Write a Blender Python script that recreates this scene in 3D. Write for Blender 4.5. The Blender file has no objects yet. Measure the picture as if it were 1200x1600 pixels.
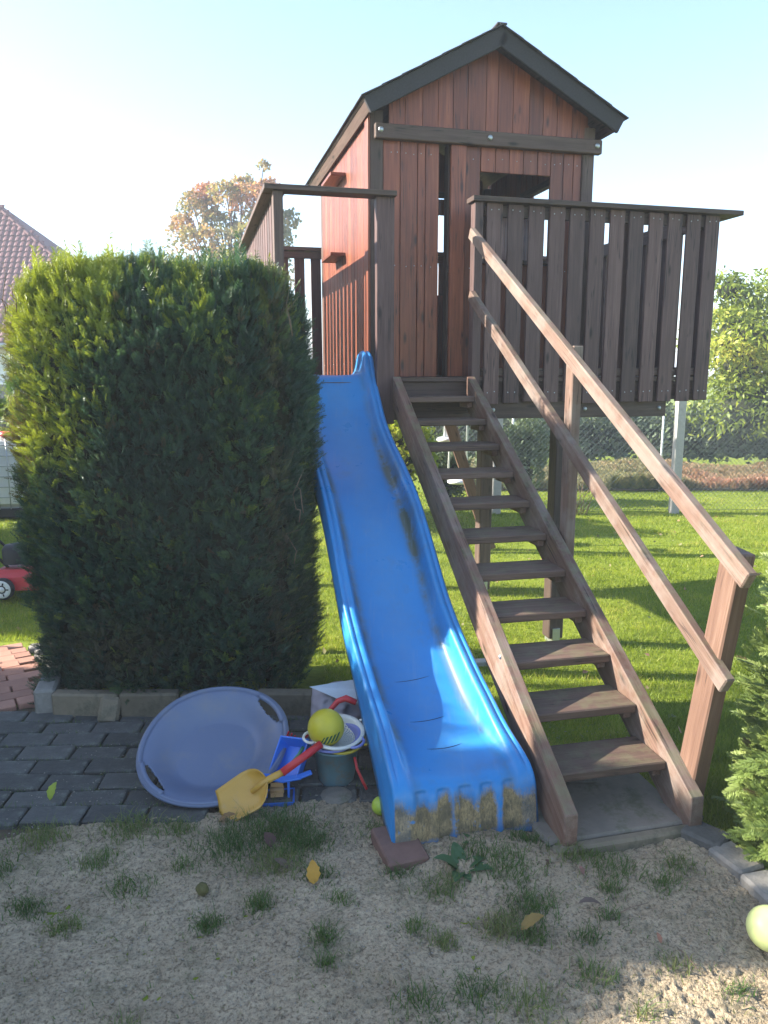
import bpy, bmesh, math, random
import numpy as np
from mathutils import Vector, Matrix
from mathutils.bvhtree import BVHTree
R = math.radians
rng = np.random.default_rng(7)
random.seed(7)
sc = bpy.context.scene
COL = sc.collection
# ------------------------------------------------------------------ camera
cam_d = bpy.data.cameras.new('camera'); cam = bpy.data.objects.new('camera', cam_d); COL.objects.link(cam)
cam.location = (0, 0, 1.7); cam.rotation_euler = (R(90 - 10.39), 0, 0)
cam_d.sensor_fit = 'VERTICAL'; cam_d.sensor_height = 24; cam_d.lens = 18.0
cam_d.clip_start = 0.05; cam_d.clip_end = 3000
sc.camera = cam
# ------------------------------------------------------------------ light
SUN_EL, SUN_PHI = 27.0, 4.5            # elevation; degrees behind the picture plane, sun on the left
w = bpy.data.worlds.new('World'); sc.world = w; w.use_nodes = True
nt = w.node_tree; nt.nodes.clear()
sky = nt.nodes.new('ShaderNodeTexSky'); sky.sky_type = 'NISHITA'; sky.sun_disc = False
sky.sun_elevation = R(SUN_EL); sky.sun_rotation = R(270 + SUN_PHI)
sky.air_density = 1.0; sky.dust_density = 0.9; sky.ozone_density = 1.8; sky.altitude = 200
bg = nt.nodes.new('ShaderNodeBackground'); bg.inputs[1].default_value = 0.12
wo = nt.nodes.new('ShaderNodeOutputWorld')
nt.links.new(sky.outputs[0], bg.inputs[0]); nt.links.new(bg.outputs[0], wo.inputs[0])
sl = bpy.data.lights.new('sun', 'SUN'); sl.energy = 5.0; sl.angle = R(0.55); sl.color = (1.0, 0.93, 0.82)
so = bpy.data.objects.new('sun', sl); COL.objects.link(so)
sd = Vector((-math.cos(R(SUN_PHI)) * math.cos(R(SUN_EL)), math.sin(R(SUN_PHI)) * math.cos(R(SUN_EL)), math.sin(R(SUN_EL))))
so.rotation_euler = sd.to_track_quat('Z', 'Y').to_euler(); so.location = sd * 30
sc.view_settings.view_transform = 'Standard'; sc.view_settings.look = 'None'
sc.view_settings.exposure = 1.9; sc.view_settings.gamma = 1.0
sc.render.engine = 'CYCLES'
sc.cycles.max_bounces = 7; sc.cycles.diffuse_bounces = 4; sc.cycles.transparent_max_bounces = 12

# ------------------------------------------------------------------ object helpers
MW = {}
def tag(o, label=None, cat=None, group=None, kind=None):
    if label: o['label'] = label
    if cat: o['category'] = cat
    if group: o['group'] = group
    if kind: o['kind'] = kind
    return o
def put(name, data, M=None, parent=None, mats=None):
    o = bpy.data.objects.new(name, data); COL.objects.link(o)
    M = M if M is not None else Matrix.Identity(4)
    MW[o] = M
    if parent is not None:
        o.parent = parent; o.matrix_basis = MW[parent].inverted() @ M
    else:
        o.matrix_basis = M
    if mats and data is not None and not data.materials:
        for m in (mats if isinstance(mats, (list, tuple)) else [mats]): data.materials.append(m)
    return o
def thing(name, label, cat, loc=(0, 0, 0), rz=0, group=None):
    M = Matrix.Translation(loc) @ Matrix.Rotation(rz, 4, 'Z')
    return tag(put(name, None, M), label, cat, group)
def mesh(verts, faces, mat=None, smooth=False, name='mesh'):
    me = bpy.data.meshes.new(name)
    me.from_pydata([tuple(v) for v in verts], [], [tuple(f) for f in faces])
    if mat:
        for m in (mat if isinstance(mat, (list, tuple)) else [mat]): me.materials.append(m)
    if smooth: me.shade_smooth()
    me.update(); return me
def fast_mesh(V, F, mat, attrs=None, smooth=False):
    """V (n,3) float, F (m,k) int with constant k"""
    me = bpy.data.meshes.new('mesh'); n = len(V); m, k = F.shape
    me.vertices.add(n); me.vertices.foreach_set('co', V.astype(np.float32).ravel())
    me.loops.add(m * k); me.loops.foreach_set('vertex_index', F.astype(np.int32).ravel())
    me.polygons.add(m); me.polygons.foreach_set('loop_start', np.arange(0, m * k, k, dtype=np.int32))
    if smooth: me.polygons.foreach_set('use_smooth', np.ones(m, bool))
    for nm, a in (attrs or {}).items():
        at = me.attributes.new(nm, 'FLOAT', 'POINT'); at.data.foreach_set('value', a.astype(np.float32).ravel())
    me.materials.append(mat); me.update(); me.validate(); return me
def bmf(bm, mat=None, smooth=False):
    me = bpy.data.meshes.new('mesh'); bm.to_mesh(me); bm.free()
    if mat:
        for m in (mat if isinstance(mat, (list, tuple)) else [mat]): me.materials.append(m)
    if smooth: me.shade_smooth()
    return me
_bc = {}
def box_mesh(x, y, z, mat, bev=0.003):
    k = (round(x, 3), round(y, 3), round(z, 3), mat.name, bev)
    if k not in _bc:
        bm = bmesh.new(); bmesh.ops.create_cube(bm, size=1)
        bmesh.ops.scale(bm, vec=(x, y, z), verts=bm.verts)
        b = min(bev, x * .3, y * .3, z * .3)
        if b > 0: bmesh.ops.bevel(bm, geom=bm.edges[:], offset=b, segments=1, affect='EDGES')
        _bc[k] = bmf(bm, mat)
    return _bc[k]
def frame_pt(yaw):
    a = Vector((math.cos(R(yaw)), math.sin(R(yaw)), 0)); b = Vector((-math.sin(R(yaw)), math.cos(R(yaw)), 0))
    return lambda s, t, z: a * s + b * t + Vector((0, 0, z)), a, b
P, PA, PB = frame_pt(14.0)      # playhouse frame: s to the right along its front, t away
Q, QA, QB = frame_pt(12.87)     # stairs frame
ZU = Vector((0, 0, 1))
def board(name, parent, mat, p0, p1, wdir, width, thick, bev=0.003, jit=0.0):
    """plank whose long axis runs p0->p1 (world), width along wdir, thickness across"""
    p0 = Vector(p0); p1 = Vector(p1); x = (p1 - p0); L = x.length; x.normalize()
    y = (wdir - x * wdir.dot(x)).normalized(); z = x.cross(y)
    M = Matrix((x, y, z)).transposed().to_4x4(); M.translation = (p0 + p1) / 2
    if jit: M = M @ Matrix.Rotation(random.gauss(0, jit), 4, 'Z') @ Matrix.Rotation(random.gauss(0, jit * 2), 4, 'X')
    return put(name, box_mesh(round(L, 2), width, thick, mat, bev), M, parent)
def tube(pts, r, n=8, mat=None, caps=True):
    pts = [Vector(p) for p in pts]; V = []; F = []
    rr = r if isinstance(r, (list, tuple)) else [r] * len(pts)
    up = None
    for i, p in enumerate(pts):
        d = (pts[min(i + 1, len(pts) - 1)] - pts[max(i - 1, 0)]).normalized()
        if up is None: up = d.orthogonal().normalized()
        up = (up - d * up.dot(d)).normalized(); v = d.cross(up)
        for k in range(n):
            a = 2 * math.pi * k / n; V.append(p + (up * math.cos(a) + v * math.sin(a)) * rr[i])
    for i in range(len(pts) - 1):
        for k in range(n):
            F.append((i * n + k, i * n + (k + 1) % n, (i + 1) * n + (k + 1) % n, (i + 1) * n + k))
    if caps: F += [tuple(range(n))[::-1], tuple(range((len(pts) - 1) * n, len(pts) * n))]
    return mesh(V, F, mat, True)
def lathe(prof, n=32, mat=None, smooth=True):
    V = []; F = []
    for (r, z) in prof:
        for k in range(n):
            a = 2 * math.pi * k / n; V.append((r * math.cos(a), r * math.sin(a), z))
    for i in range(len(prof) - 1):
        for k in range(n): F.append((i * n + k, i * n + (k + 1) % n, (i + 1) * n + (k + 1) % n, (i + 1) * n + k))
    me = mesh(V, F, mat, smooth); return me
def T3(x, y, z, rz=0, rx=0, ry=0):
    return Matrix.Translation((x, y, z)) @ Matrix.Rotation(rz, 4, 'Z') @ Matrix.Rotation(rx, 4, 'X') @ Matrix.Rotation(ry, 4, 'Y')
# value noise on numpy arrays
_ng = rng.random((256, 256))
def vnoise(x, y, seed=0):
    x = np.asarray(x, float) + seed * 17.3; y = np.asarray(y, float) + seed * 9.1
    xi = np.floor(x).astype(int); yi = np.floor(y).astype(int); fx = x - xi; fy = y - yi
    fx = fx * fx * (3 - 2 * fx); fy = fy * fy * (3 - 2 * fy)
    g = lambda a, b: _ng[a % 256, b % 256]
    return (g(xi, yi) * (1 - fx) + g(xi + 1, yi) * fx) * (1 - fy) + (g(xi, yi + 1) * (1 - fx) + g(xi + 1, yi + 1) * fx) * fy
# ------------------------------------------------------------------ terrain height
def sstep(x): x = np.clip(x, 0, 1); return x * x * (3 - 2 * x)
def gz(x, y):
    x = np.asarray(x, float); y = np.asarray(y, float)
    k = sstep((x + 0.3) / 0.9)
    a = sstep((y - 3.75) / 2.2) * (1 - k) + sstep((y - 2.75) / 2.15) * k
    return -0.3 * a
def gzf(x, y): return float(gz(x, y))

# ------------------------------------------------------------------ materials
def newmat(name):
    m = bpy.data.materials.new(name); m.use_nodes = True; t = m.node_tree
    return m, t, t.nodes['Principled BSDF']
def N(t, typ, **kw):
    n = t.nodes.new(typ)
    for k, v in kw.items():
        if k.startswith('i_'):
            n.inputs[int(k[2:]) if k[2:].isdigit() else k[2:]].default_value = v
        else: setattr(n, k, v)
    return n
def L(t, a, b): t.links.new(a, b)
def ramp(t, fac, stops):
    r = N(t, 'ShaderNodeValToRGB'); e = r.color_ramp.elements
    while len(e) < len(stops): e.new(0.5)
    for i, (p, c) in enumerate(stops):
        e[i].position = p; e[i].color = (*c, 1) if len(c) == 3 else c
    L(t, fac, r.inputs[0]); return r.outputs[0]
def mix(t, fac, a, b, mode='MIX'):
    n = N(t, 'ShaderNodeMix', data_type='RGBA', blend_type=mode)
    for sck, v in ((0, fac), (6, a), (7, b)):
        if hasattr(v, 'is_linked') or hasattr(v, 'links'): L(t, v, n.inputs[sck])
        else: n.inputs[sck].default_value = v if sck == 0 else ((*v, 1) if len(v) == 3 else v)
    return n.outputs[2]
def math_n(t, op, a, b=None):
    n = N(t, 'ShaderNodeMath', operation=op)
    for i, v in enumerate((a, b)):
        if v is None: continue
        if hasattr(v, 'links'): L(t, v, n.inputs[i])
        else: n.inputs[i].default_value = v
    return n.outputs[0]
def noise(t, vec, scale, detail=4, rough=0.55):
    n = N(t, 'ShaderNodeTexNoise'); n.inputs['Scale'].default_value = scale; n.inputs['Detail'].default_value = detail
    n.inputs['Roughness'].default_value = rough
    if vec is not None: L(t, vec, n.inputs['Vector'])
    return n.outputs[0]
def bump(t, b, h, strength=0.3, dist=0.01, prev=None):
    n = N(t, 'ShaderNodeBump'); n.inputs['Strength'].default_value = strength; n.inputs['Distance'].default_value = dist
    L(t, h, n.inputs['Height']); 
    if prev is not None: L(t, prev, n.inputs['Normal'])
    L(t, n.outputs[0], b.inputs['Normal']); return n.outputs[0]
def wood(name, c1, c2, c3, rough=0.62, spec=0.4, moss=0.0, weather=0.0, grainy=1.0):
    m, t, b = newmat(name)
    tc = N(t, 'ShaderNodeTexCoord'); oi = N(t, 'ShaderNodeObjectInfo')
    off = N(t, 'ShaderNodeVectorMath', operation='MULTIPLY_ADD')
    cmb = N(t, 'ShaderNodeCombineXYZ'); L(t, oi.outputs['Random'], cmb.inputs[0]); L(t, oi.outputs['Random'], cmb.inputs[1]); L(t, oi.outputs['Random'], cmb.inputs[2])
    L(t, cmb.outputs[0], off.inputs[0]); off.inputs[1].default_value = (37, 53, 71); L(t, tc.outputs['Object'], off.inputs[2])
    mp = N(t, 'ShaderNodeMapping'); mp.inputs['Scale'].default_value = (2.2, 38, 38); L(t, off.outputs[0], mp.inputs[0])
    mp2 = N(t, 'ShaderNodeMapping'); mp2.inputs['Scale'].default_value = (6, 260, 260); L(t, off.outputs[0], mp2.inputs[0])
    g = noise(t, mp.outputs[0], 1.0, 4, 0.6); f = noise(t, mp2.outputs[0], 1.0, 2, 0.6)
    base = ramp(t, g, [(0.28, c1), (0.52, c2), (0.75, c3)])
    # knots
    mk = N(t, 'ShaderNodeMapping'); mk.inputs['Scale'].default_value = (3.2, 11, 11); L(t, off.outputs[0], mk.inputs[0])
    vo = N(t, 'ShaderNodeTexVoronoi'); vo.inputs['Scale'].default_value = 1.0; L(t, mk.outputs[0], vo.inputs['Vector'])
    kn = ramp(t, vo.outputs['Distance'], [(0.06, (1, 1, 1)), (0.17, (0, 0, 0))])
    base = mix(t, kn, base, tuple(x * 0.35 for x in c1))
    mpc = N(t, 'ShaderNodeMapping'); mpc.inputs['Scale'].default_value = (1.1, 34, 34); L(t, off.outputs[0], mpc.inputs[0])
    gc = math_n(t, 'ABSOLUTE', math_n(t, 'SUBTRACT', noise(t, mpc.outputs[0], 1.0, 2, 0.5), 0.5))
    mk2 = ramp(t, noise(t, off.outputs[0], 3.0, 3, 0.6), [(0.48, (0, 0, 0)), (0.56, (1, 1, 1))])
    crk = math_n(t, 'MULTIPLY', ramp(t, gc, [(0.0, (1, 1, 1)), (0.022, (0, 0, 0))]), mk2)
    base = mix(t, crk, base, tuple(x * 0.25 for x in c1))
    fr = ramp(t, f, [(0.3, (0.72, 0.72, 0.72)), (0.65, (1.1, 1.1, 1.1))])
    base = mix(t, min(1.0, 0.65 * grainy), base, fr, 'MULTIPLY')
    pv = N(t, 'ShaderNodeMapRange'); L(t, oi.outputs['Random'], pv.inputs[0]); pv.inputs[3].default_value = 0.68; pv.inputs[4].default_value = 1.28
    hsv = N(t, 'ShaderNodeHueSaturation'); L(t, base, hsv.inputs['Color']); L(t, pv.outputs[0], hsv.inputs['Value'])
    col = hsv.outputs[0]
    if weather:
        wn = noise(t, off.outputs[0], 5.0, 5, 0.65)
        wf = ramp(t, wn, [(0.45, (0, 0, 0)), (0.62, (weather,) * 3)])
        col = mix(t, wf, col, (0.28, 0.25, 0.22))
    if moss:
        geo = N(t, 'ShaderNodeNewGeometry'); sep = N(t, 'ShaderNodeSeparateXYZ'); L(t, geo.outputs['Normal'], sep.inputs[0])
        mn = noise(t, off.outputs[0], 14, 5, 0.7)
        mf = math_n(t, 'MULTIPLY', ramp(t, mn, [(0.45, (0, 0, 0)), (0.6, (moss,) * 3)]), ramp(t, sep.outputs[2], [(0.5, (0.15,) * 3), (0.9, (1, 1, 1))]))
        col = mix(t, mf, col, (0.16, 0.19, 0.09))
    L(t, col, b.inputs['Base Color']); b.inputs['Roughness'].default_value = rough; b.inputs['Specular IOR Level'].default_value = spec
    h = math_n(t, 'ADD', math_n(t, 'MULTIPLY', g, 0.6), f)
    bump(t, b, h, 0.35 * grainy, 0.004)
    return m
M_RED = wood('stained_boards', (0.14, 0.036, 0.018), (0.23, 0.062, 0.027), (0.31, 0.098, 0.045), 0.42, 0.5)
M_DARK = wood('dark_stained_wood', (0.062, 0.037, 0.028), (0.09, 0.055, 0.043), (0.125, 0.08, 0.062), 0.6, 0.4, moss=0.25)
M_SLAT = wood('slat_wood', (0.076, 0.041, 0.036), (0.104, 0.058, 0.052), (0.145, 0.086, 0.076), 0.6, 0.4)
M_STAIR = wood('weathered_stair_wood', (0.13, 0.068, 0.046), (0.185, 0.108, 0.078), (0.26, 0.168, 0.128), 0.7, 0.3, moss=0.4, weather=0.35, grainy=1.15)
M_TREAD = wood('tread_wood', (0.085, 0.05, 0.036), (0.125, 0.078, 0.058), (0.17, 0.11, 0.085), 0.6, 0.4, moss=0.25)
M_RAIL = wood('handrail_wood', (0.17, 0.10, 0.072), (0.23, 0.145, 0.108), (0.30, 0.205, 0.16), 0.7, 0.3, moss=0.25, weather=0.35, grainy=1.1)
M_NEWEL = wood('newel_wood', (0.115, 0.062, 0.042), (0.155, 0.088, 0.06), (0.20, 0.122, 0.086), 0.6, 0.35)
M_FELT = None
def simple(name, col, rough=0.6, spec=0.5, nscale=30, namt=0.15, bstr=0.1, bdist=0.003, metallic=0.0, coat=0.0, transl=0.0, vary=0.0, dirt=None, bscale=None):
    m, t, b = newmat(name)
    tc = N(t, 'ShaderNodeTexCoord'); vec = tc.outputs['Object']
    n1 = noise(t, vec, nscale, 5, 0.6)
    c = mix(t, n1, tuple(x * (1 - namt) for x in col), tuple(min(1, x * (1 + namt)) for x in col))
    if vary:
        oi = N(t, 'ShaderNodeObjectInfo'); pv = N(t, 'ShaderNodeMapRange'); L(t, oi.outputs['Random'], pv.inputs[0])
        pv.inputs[3].default_value = 1 - vary; pv.inputs[4].default_value = 1 + vary
        h = N(t, 'ShaderNodeHueSaturation'); L(t, c, h.inputs['Color']); L(t, pv.outputs[0], h.inputs['Value']); c = h.outputs[0]
    if dirt:
        dn = noise(t, vec, dirt[1], 6, 0.7); c = mix(t, ramp(t, dn, [(dirt[2], (0, 0, 0)), (dirt[2] + 0.15, (dirt[3],) * 3)]), c, dirt[0])
    L(t, c, b.inputs['Base Color']); b.inputs['Roughness'].default_value = rough
    b.inputs['Specular IOR Level'].default_value = spec; b.inputs['Metallic'].default_value = metallic; b.inputs['Coat Weight'].default_value = coat
    if bstr: bump(t, b, noise(t, vec, bscale or nscale * 2.5, 4, 0.6), bstr, bdist)
    if transl:
        tr = N(t, 'ShaderNodeBsdfTranslucent'); L(t, c, tr.inputs[0]); ms = N(t, 'ShaderNodeMixShader'); ms.inputs[0].default_value = transl
        L(t, b.outputs[0], ms.inputs[1]); L(t, tr.outputs[0], ms.inputs[2]); L(t, ms.outputs[0], t.nodes['Material Output'].inputs[0])
    return m
def leaf_mat(name, stops, transl=0.35, rough=0.5, brown=None, spec=0.3):
    """colour from per-point attribute 'tint' (0..1); attribute 'dead' blends to brown"""
    m, t, b = newmat(name)
    at = N(t, 'ShaderNodeAttribute', attribute_name='tint'); c = ramp(t, at.outputs['Fac'], stops)
    if brown:
        ad = N(t, 'ShaderNodeAttribute', attribute_name='dead'); c = mix(t, ad.outputs['Fac'], c, brown)
    L(t, c, b.inputs['Base Color']); b.inputs['Roughness'].default_value = rough; b.inputs['Specular IOR Level'].default_value = spec
    tr = N(t, 'ShaderNodeBsdfTranslucent'); L(t, mix(t, 1.0, c, (1.25, 1.25, 0.7), 'MULTIPLY'), tr.inputs[0])
    ms = N(t, 'ShaderNodeMixShader'); ms.inputs[0].default_value = transl
    L(t, b.outputs[0], ms.inputs[1]); L(t, tr.outputs[0], ms.inputs[2]); L(t, ms.outputs[0], t.nodes['Material Output'].inputs[0])
    return m
M_GRASS = leaf_mat('grass_blades', [(0, (0.10, 0.15, 0.018)), (0.45, (0.19, 0.255, 0.022)), (0.8, (0.28, 0.33, 0.035)), (1, (0.38, 0.35, 0.09))], 0.45, 0.5)
M_SGRASS = leaf_mat('tuft_blades', [(0, (0.05, 0.10, 0.025)), (0.6, (0.10, 0.17, 0.04)), (1, (0.25, 0.24, 0.10))], 0.35, 0.5)
M_HEDGE = leaf_mat('conifer_fronds', [(0, (0.024, 0.056, 0.042)), (0.4, (0.048, 0.10, 0.062)), (0.7, (0.08, 0.14, 0.045)), (1, (0.27, 0.31, 0.035))], 0.3, 0.45, brown=(0.13, 0.075, 0.045), spec=0.4)
M_BUSH = leaf_mat('cypress_fronds', [(0, (0.08, 0.12, 0.03)), (0.5, (0.18, 0.25, 0.06)), (1, (0.36, 0.41, 0.13))], 0.3, 0.45, brown=(0.13, 0.08, 0.05), spec=0.4)
M_TREEL = leaf_mat('autumn_leaves', [(0, (0.14, 0.16, 0.08)), (0.35, (0.27, 0.23, 0.12)), (0.65, (0.42, 0.25, 0.14)), (1, (0.45, 0.20, 0.15))], 0.45, 0.6)
M_TREER = leaf_mat('yellow_green_leaves', [(0, (0.08, 0.12, 0.025)), (0.5, (0.19, 0.25, 0.035)), (0.85, (0.33, 0.36, 0.05)), (1, (0.48, 0.44, 0.08))], 0.4, 0.45)
M_FARH = leaf_mat('far_hedge_leaves', [(0, (0.07, 0.10, 0.06)), (0.6, (0.12, 0.16, 0.085)), (1, (0.19, 0.22, 0.10))], 0.25, 0.6)
M_DRY = leaf_mat('dry_plants', [(0, (0.14, 0.17, 0.06)), (0.55, (0.27, 0.24, 0.13)), (1, (0.38, 0.19, 0.13))], 0.3, 0.7)
M_BARK = simple('bark', (0.09, 0.065, 0.05), 0.9, 0.2, 18, 0.4, 0.6, 0.01)
M_TWIG = simple('twig', (0.20, 0.14, 0.10), 0.9, 0.2, 40, 0.3, 0.3, 0.003)
M_CORE = simple('dark_foliage_core', (0.03, 0.034, 0.018), 1.0, 0.1, 12, 0.5, 0.5, 0.03)  # near-black fill of the solid cores that block light in foliage
M_FELT = simple('bitumen_shingle', (0.055, 0.052, 0.055), 0.85, 0.3, 90, 0.4, 0.5, 0.004, vary=0.25)
M_PAVER = simple('grey_concrete_paver', (0.10, 0.097, 0.088), 0.9, 0.25, 22, 0.45, 0.9, 0.010, vary=0.22, dirt=((0.20, 0.21, 0.17), 17, 0.57, 0.7))
M_BRICK = simple('red_paving_brick', (0.40, 0.21, 0.15), 0.85, 0.25, 20, 0.2, 0.5, 0.005, vary=0.15)
M_COBBLE = simple('granite_cobble', (0.23, 0.215, 0.19), 0.85, 0.3, 35, 0.35, 0.6, 0.006, vary=0.2)
M_SLAB = simple('stone_slab', (0.20, 0.175, 0.14), 0.9, 0.2, 12, 0.35, 0.6, 0.006, dirt=((0.09, 0.10, 0.05), 9, 0.52, 0.7))
M_EDGE = simple('stained_edging', (0.20, 0.165, 0.115), 0.9, 0.2, 10, 0.4, 0.6, 0.006, dirt=((0.07, 0.075, 0.05), 7, 0.5, 0.7), vary=0.15)
M_CONC = simple('concrete', (0.40, 0.38, 0.35), 0.85, 0.3, 25, 0.25, 0.4, 0.004, dirt=((0.18, 0.18, 0.14), 8, 0.58, 0.6))
M_GALV = simple('galvanised_steel', (0.42, 0.44, 0.45), 0.45, 0.5, 60, 0.15, 0.1, 0.001, metallic=0.85)
M_WIRE = simple('fence_wire', (0.07, 0.10, 0.09), 0.6, 0.5, 60, 0.1, 0, 0)
M_PIPE = simple('pale_steel_post', (0.55, 0.57, 0.56), 0.5, 0.5, 40, 0.1, 0, 0)
M_SLED = simple('lavender_grey_plastic', (0.125, 0.158, 0.245), 0.42, 0.5, 6, 0.08, 0.06, 0.002, dirt=((0.20, 0.20, 0.21), 5, 0.52, 0.5))
M_YEL = simple('yellow_plastic', (0.52, 0.29, 0.045), 0.42, 0.5, 14, 0.1, 0.05, 0.002, dirt=((0.40, 0.27, 0.12), 12, 0.55, 0.6))
M_YEL2 = simple('yellow_sieve_plastic', (0.62, 0.48, 0.05), 0.4, 0.5, 14, 0.08, 0, 0)
M_REDP = simple('red_plastic', (0.50, 0.025, 0.03), 0.4, 0.5, 14, 0.12, 0, 0)
M_BLUEP = simple('bright_blue_plastic', (0.03, 0.16, 0.62), 0.35, 0.5, 14, 0.1, 0, 0, dirt=((0.2, 0.2, 0.2), 14, 0.62, 0.5))
M_WHITEP = simple('cream_plastic', (0.68, 0.66, 0.58), 0.45, 0.5, 12, 0.06, 0, 0)
M_VIOLET = simple('violet_blue_plastic', (0.20, 0.22, 0.50), 0.4, 0.5, 12, 0.08, 0, 0)
M_GREENP = simple('green_plastic', (0.06, 0.24, 0.09), 0.4, 0.5, 12, 0.1, 0, 0)
M_TAN = simple('tan_plastic', (0.42, 0.26, 0.12), 0.5, 0.4, 20, 0.15, 0, 0)
M_BAG = simple('faded_pink_grey_sheet', (0.42, 0.38, 0.42), 0.55, 0.4, 7, 0.25, 0.2, 0.004, transl=0.3, dirt=((0.5, 0.32, 0.34), 6, 0.55, 0.5))
M_BLACK = simple('black_rubber', (0.025, 0.025, 0.028), 0.7, 0.4, 30, 0.2, 0.1, 0.002)
M_WHITE = simple('white_paint', (0.72, 0.73, 0.74), 0.5, 0.4, 8, 0.06, 0, 0)
M_WALL = simple('white_render', (0.62, 0.66, 0.72), 0.9, 0.2, 3, 0.08, 0.2, 0.01)
M_TILE = simple('dark_red_roof_tile', (0.115, 0.032, 0.038), 0.7, 0.35, 2.0, 0.3, 0.1, 0.01)
M_ROPE = simple('white_rope', (0.75, 0.76, 0.76), 0.7, 0.3, 90, 0.1, 0, 0)
M_STONE2 = simple('brown_stone_block', (0.17, 0.10, 0.08), 0.85, 0.3, 30, 0.25, 0.5, 0.004)
M_GLASS = simple('dark_window', (0.03, 0.035, 0.045), 0.12, 0.6, 4, 0.1, 0, 0)
# ball materials
def ball_mat(name, base, mark, scale):
    m, t, b = newmat(name)
    tc = N(t, 'ShaderNodeTexCoord'); sp = N(t, 'ShaderNodeSeparateXYZ'); L(t, tc.outputs['Object'], sp.inputs[0])
    n1 = noise(t, tc.outputs['Object'], 26, 5, 0.6)
    c = mix(t, n1, tuple(x * 0.82 for x in base), tuple(min(1, x * 1.12) for x in base))
    # slanted bars of the printed mark, on the side facing -Y
    u = math_n(t, 'ADD', sp.outputs[0], math_n(t, 'MULTIPLY', sp.outputs[2], -0.45))
    wv = math_n(t, 'FRACT', math_n(t, 'MULTIPLY', u, 1 / (0.34 * scale)))
    bars = math_n(t, 'LESS_THAN', wv, 0.62)
    env = math_n(t, 'MULTIPLY', math_n(t, 'LESS_THAN', math_n(t, 'ABSOLUTE', math_n(t, 'SUBTRACT', u, 0.55 * scale)), 0.80 * scale),
                 math_n(t, 'LESS_THAN', math_n(t, 'ABSOLUTE', math_n(t, 'ADD', math_n(t, 'SUBTRACT', sp.outputs[2], math_n(t, 'MULTIPLY', sp.outputs[0], 0.18)), 0.55 * scale)), 0.42 * scale))
    fm = math_n(t, 'MULTIPLY', math_n(t, 'MULTIPLY', bars, env), math_n(t, 'LESS_THAN', sp.outputs[1], 0))
    c = mix(t, fm, c, mark)
    L(t, c, b.inputs['Base Color']); b.inputs['Roughness'].default_value = 0.45
    bump(t, b, noise(t, tc.outputs['Object'], 180, 2, 0.5), 0.15, 0.002)
    return m
# sand / soil
def sand_mat():
    m, t, b = newmat('coarse_sand')
    g = N(t, 'ShaderNodeTexCoord'); v = g.outputs['Object']
    n1 = noise(t, v, 3.0, 5, 0.6); n2 = noise(t, v, 95, 3, 0.7); n3 = noise(t, v, 420, 2, 0.6)
    vo = N(t, 'ShaderNodeTexVoronoi'); vo.inputs['Scale'].default_value = 75; L(t, v, vo.inputs['Vector'])
    c = ramp(t, n1, [(0.3, (0.33, 0.26, 0.17)), (0.55, (0.44, 0.355, 0.24)), (0.75, (0.50, 0.415, 0.29))])
    c = mix(t, 0.75, c, ramp(t, n2, [(0.36, (0.34, 0.31, 0.28)), (0.50, (0.95, 0.95, 0.95)), (0.7, (1.2, 1.18, 1.15))]), 'MULTIPLY')
    c = mix(t, 0.6, c, ramp(t, n3, [(0.3, (0.7, 0.68, 0.66)), (0.65, (1.12, 1.1, 1.08))]), 'MULTIPLY')
    n4 = noise(t, v, 3.4, 7, 0.75)
    c = mix(t, ramp(t, n4, [(0.53, (0, 0, 0)), (0.70, (0.7,) * 3)]), c, (0.16, 0.145, 0.085))
    L(t, c, b.inputs['Base Color']); b.inputs['Roughness'].default_value = 0.95; b.inputs['Specular IOR Level'].default_value = 0.15
    h = math_n(t, 'ADD', math_n(t, 'MULTIPLY', n2, 1.0), math_n(t, 'MULTIPLY', ramp(t, vo.outputs['Distance'], [(0.0, (0, 0, 0)), (0.5, (1, 1, 1))]), 0.35))
    h = math_n(t, 'ADD', h, math_n(t, 'MULTIPLY', n3, 0.25))
    bump(t, b, h, 0.75, 0.014)
    return m
M_SAND = sand_mat()
def ground_mat():
    m, t, b = newmat('lawn_soil'); g = N(t, 'ShaderNodeTexCoord'); v = g.outputs['Object']
    n1 = noise(t, v, 0.7, 5, 0.6); n2 = noise(t, v, 30, 4, 0.7); n3 = noise(t, v, 6, 4, 0.6)
    c = ramp(t, n2, [(0.3, (0.10, 0.135, 0.018)), (0.6, (0.20, 0.25, 0.028)), (0.8, (0.28, 0.30, 0.05))])
    c = mix(t, ramp(t, n3, [(0.35, (0, 0, 0)), (0.75, (0.6,) * 3)]), c, (0.24, 0.28, 0.03))
    L(t, c, b.inputs['Base Color']); b.inputs['Roughness'].default_value = 0.95; b.inputs['Specular IOR Level'].default_value = 0.1
    bump(t, b, n2, 0.8, 0.02); return m
M_GROUND = ground_mat()
M_SOIL = simple('garden_soil', (0.12, 0.09, 0.06), 0.95, 0.15, 14, 0.4, 0.8, 0.02)
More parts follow.
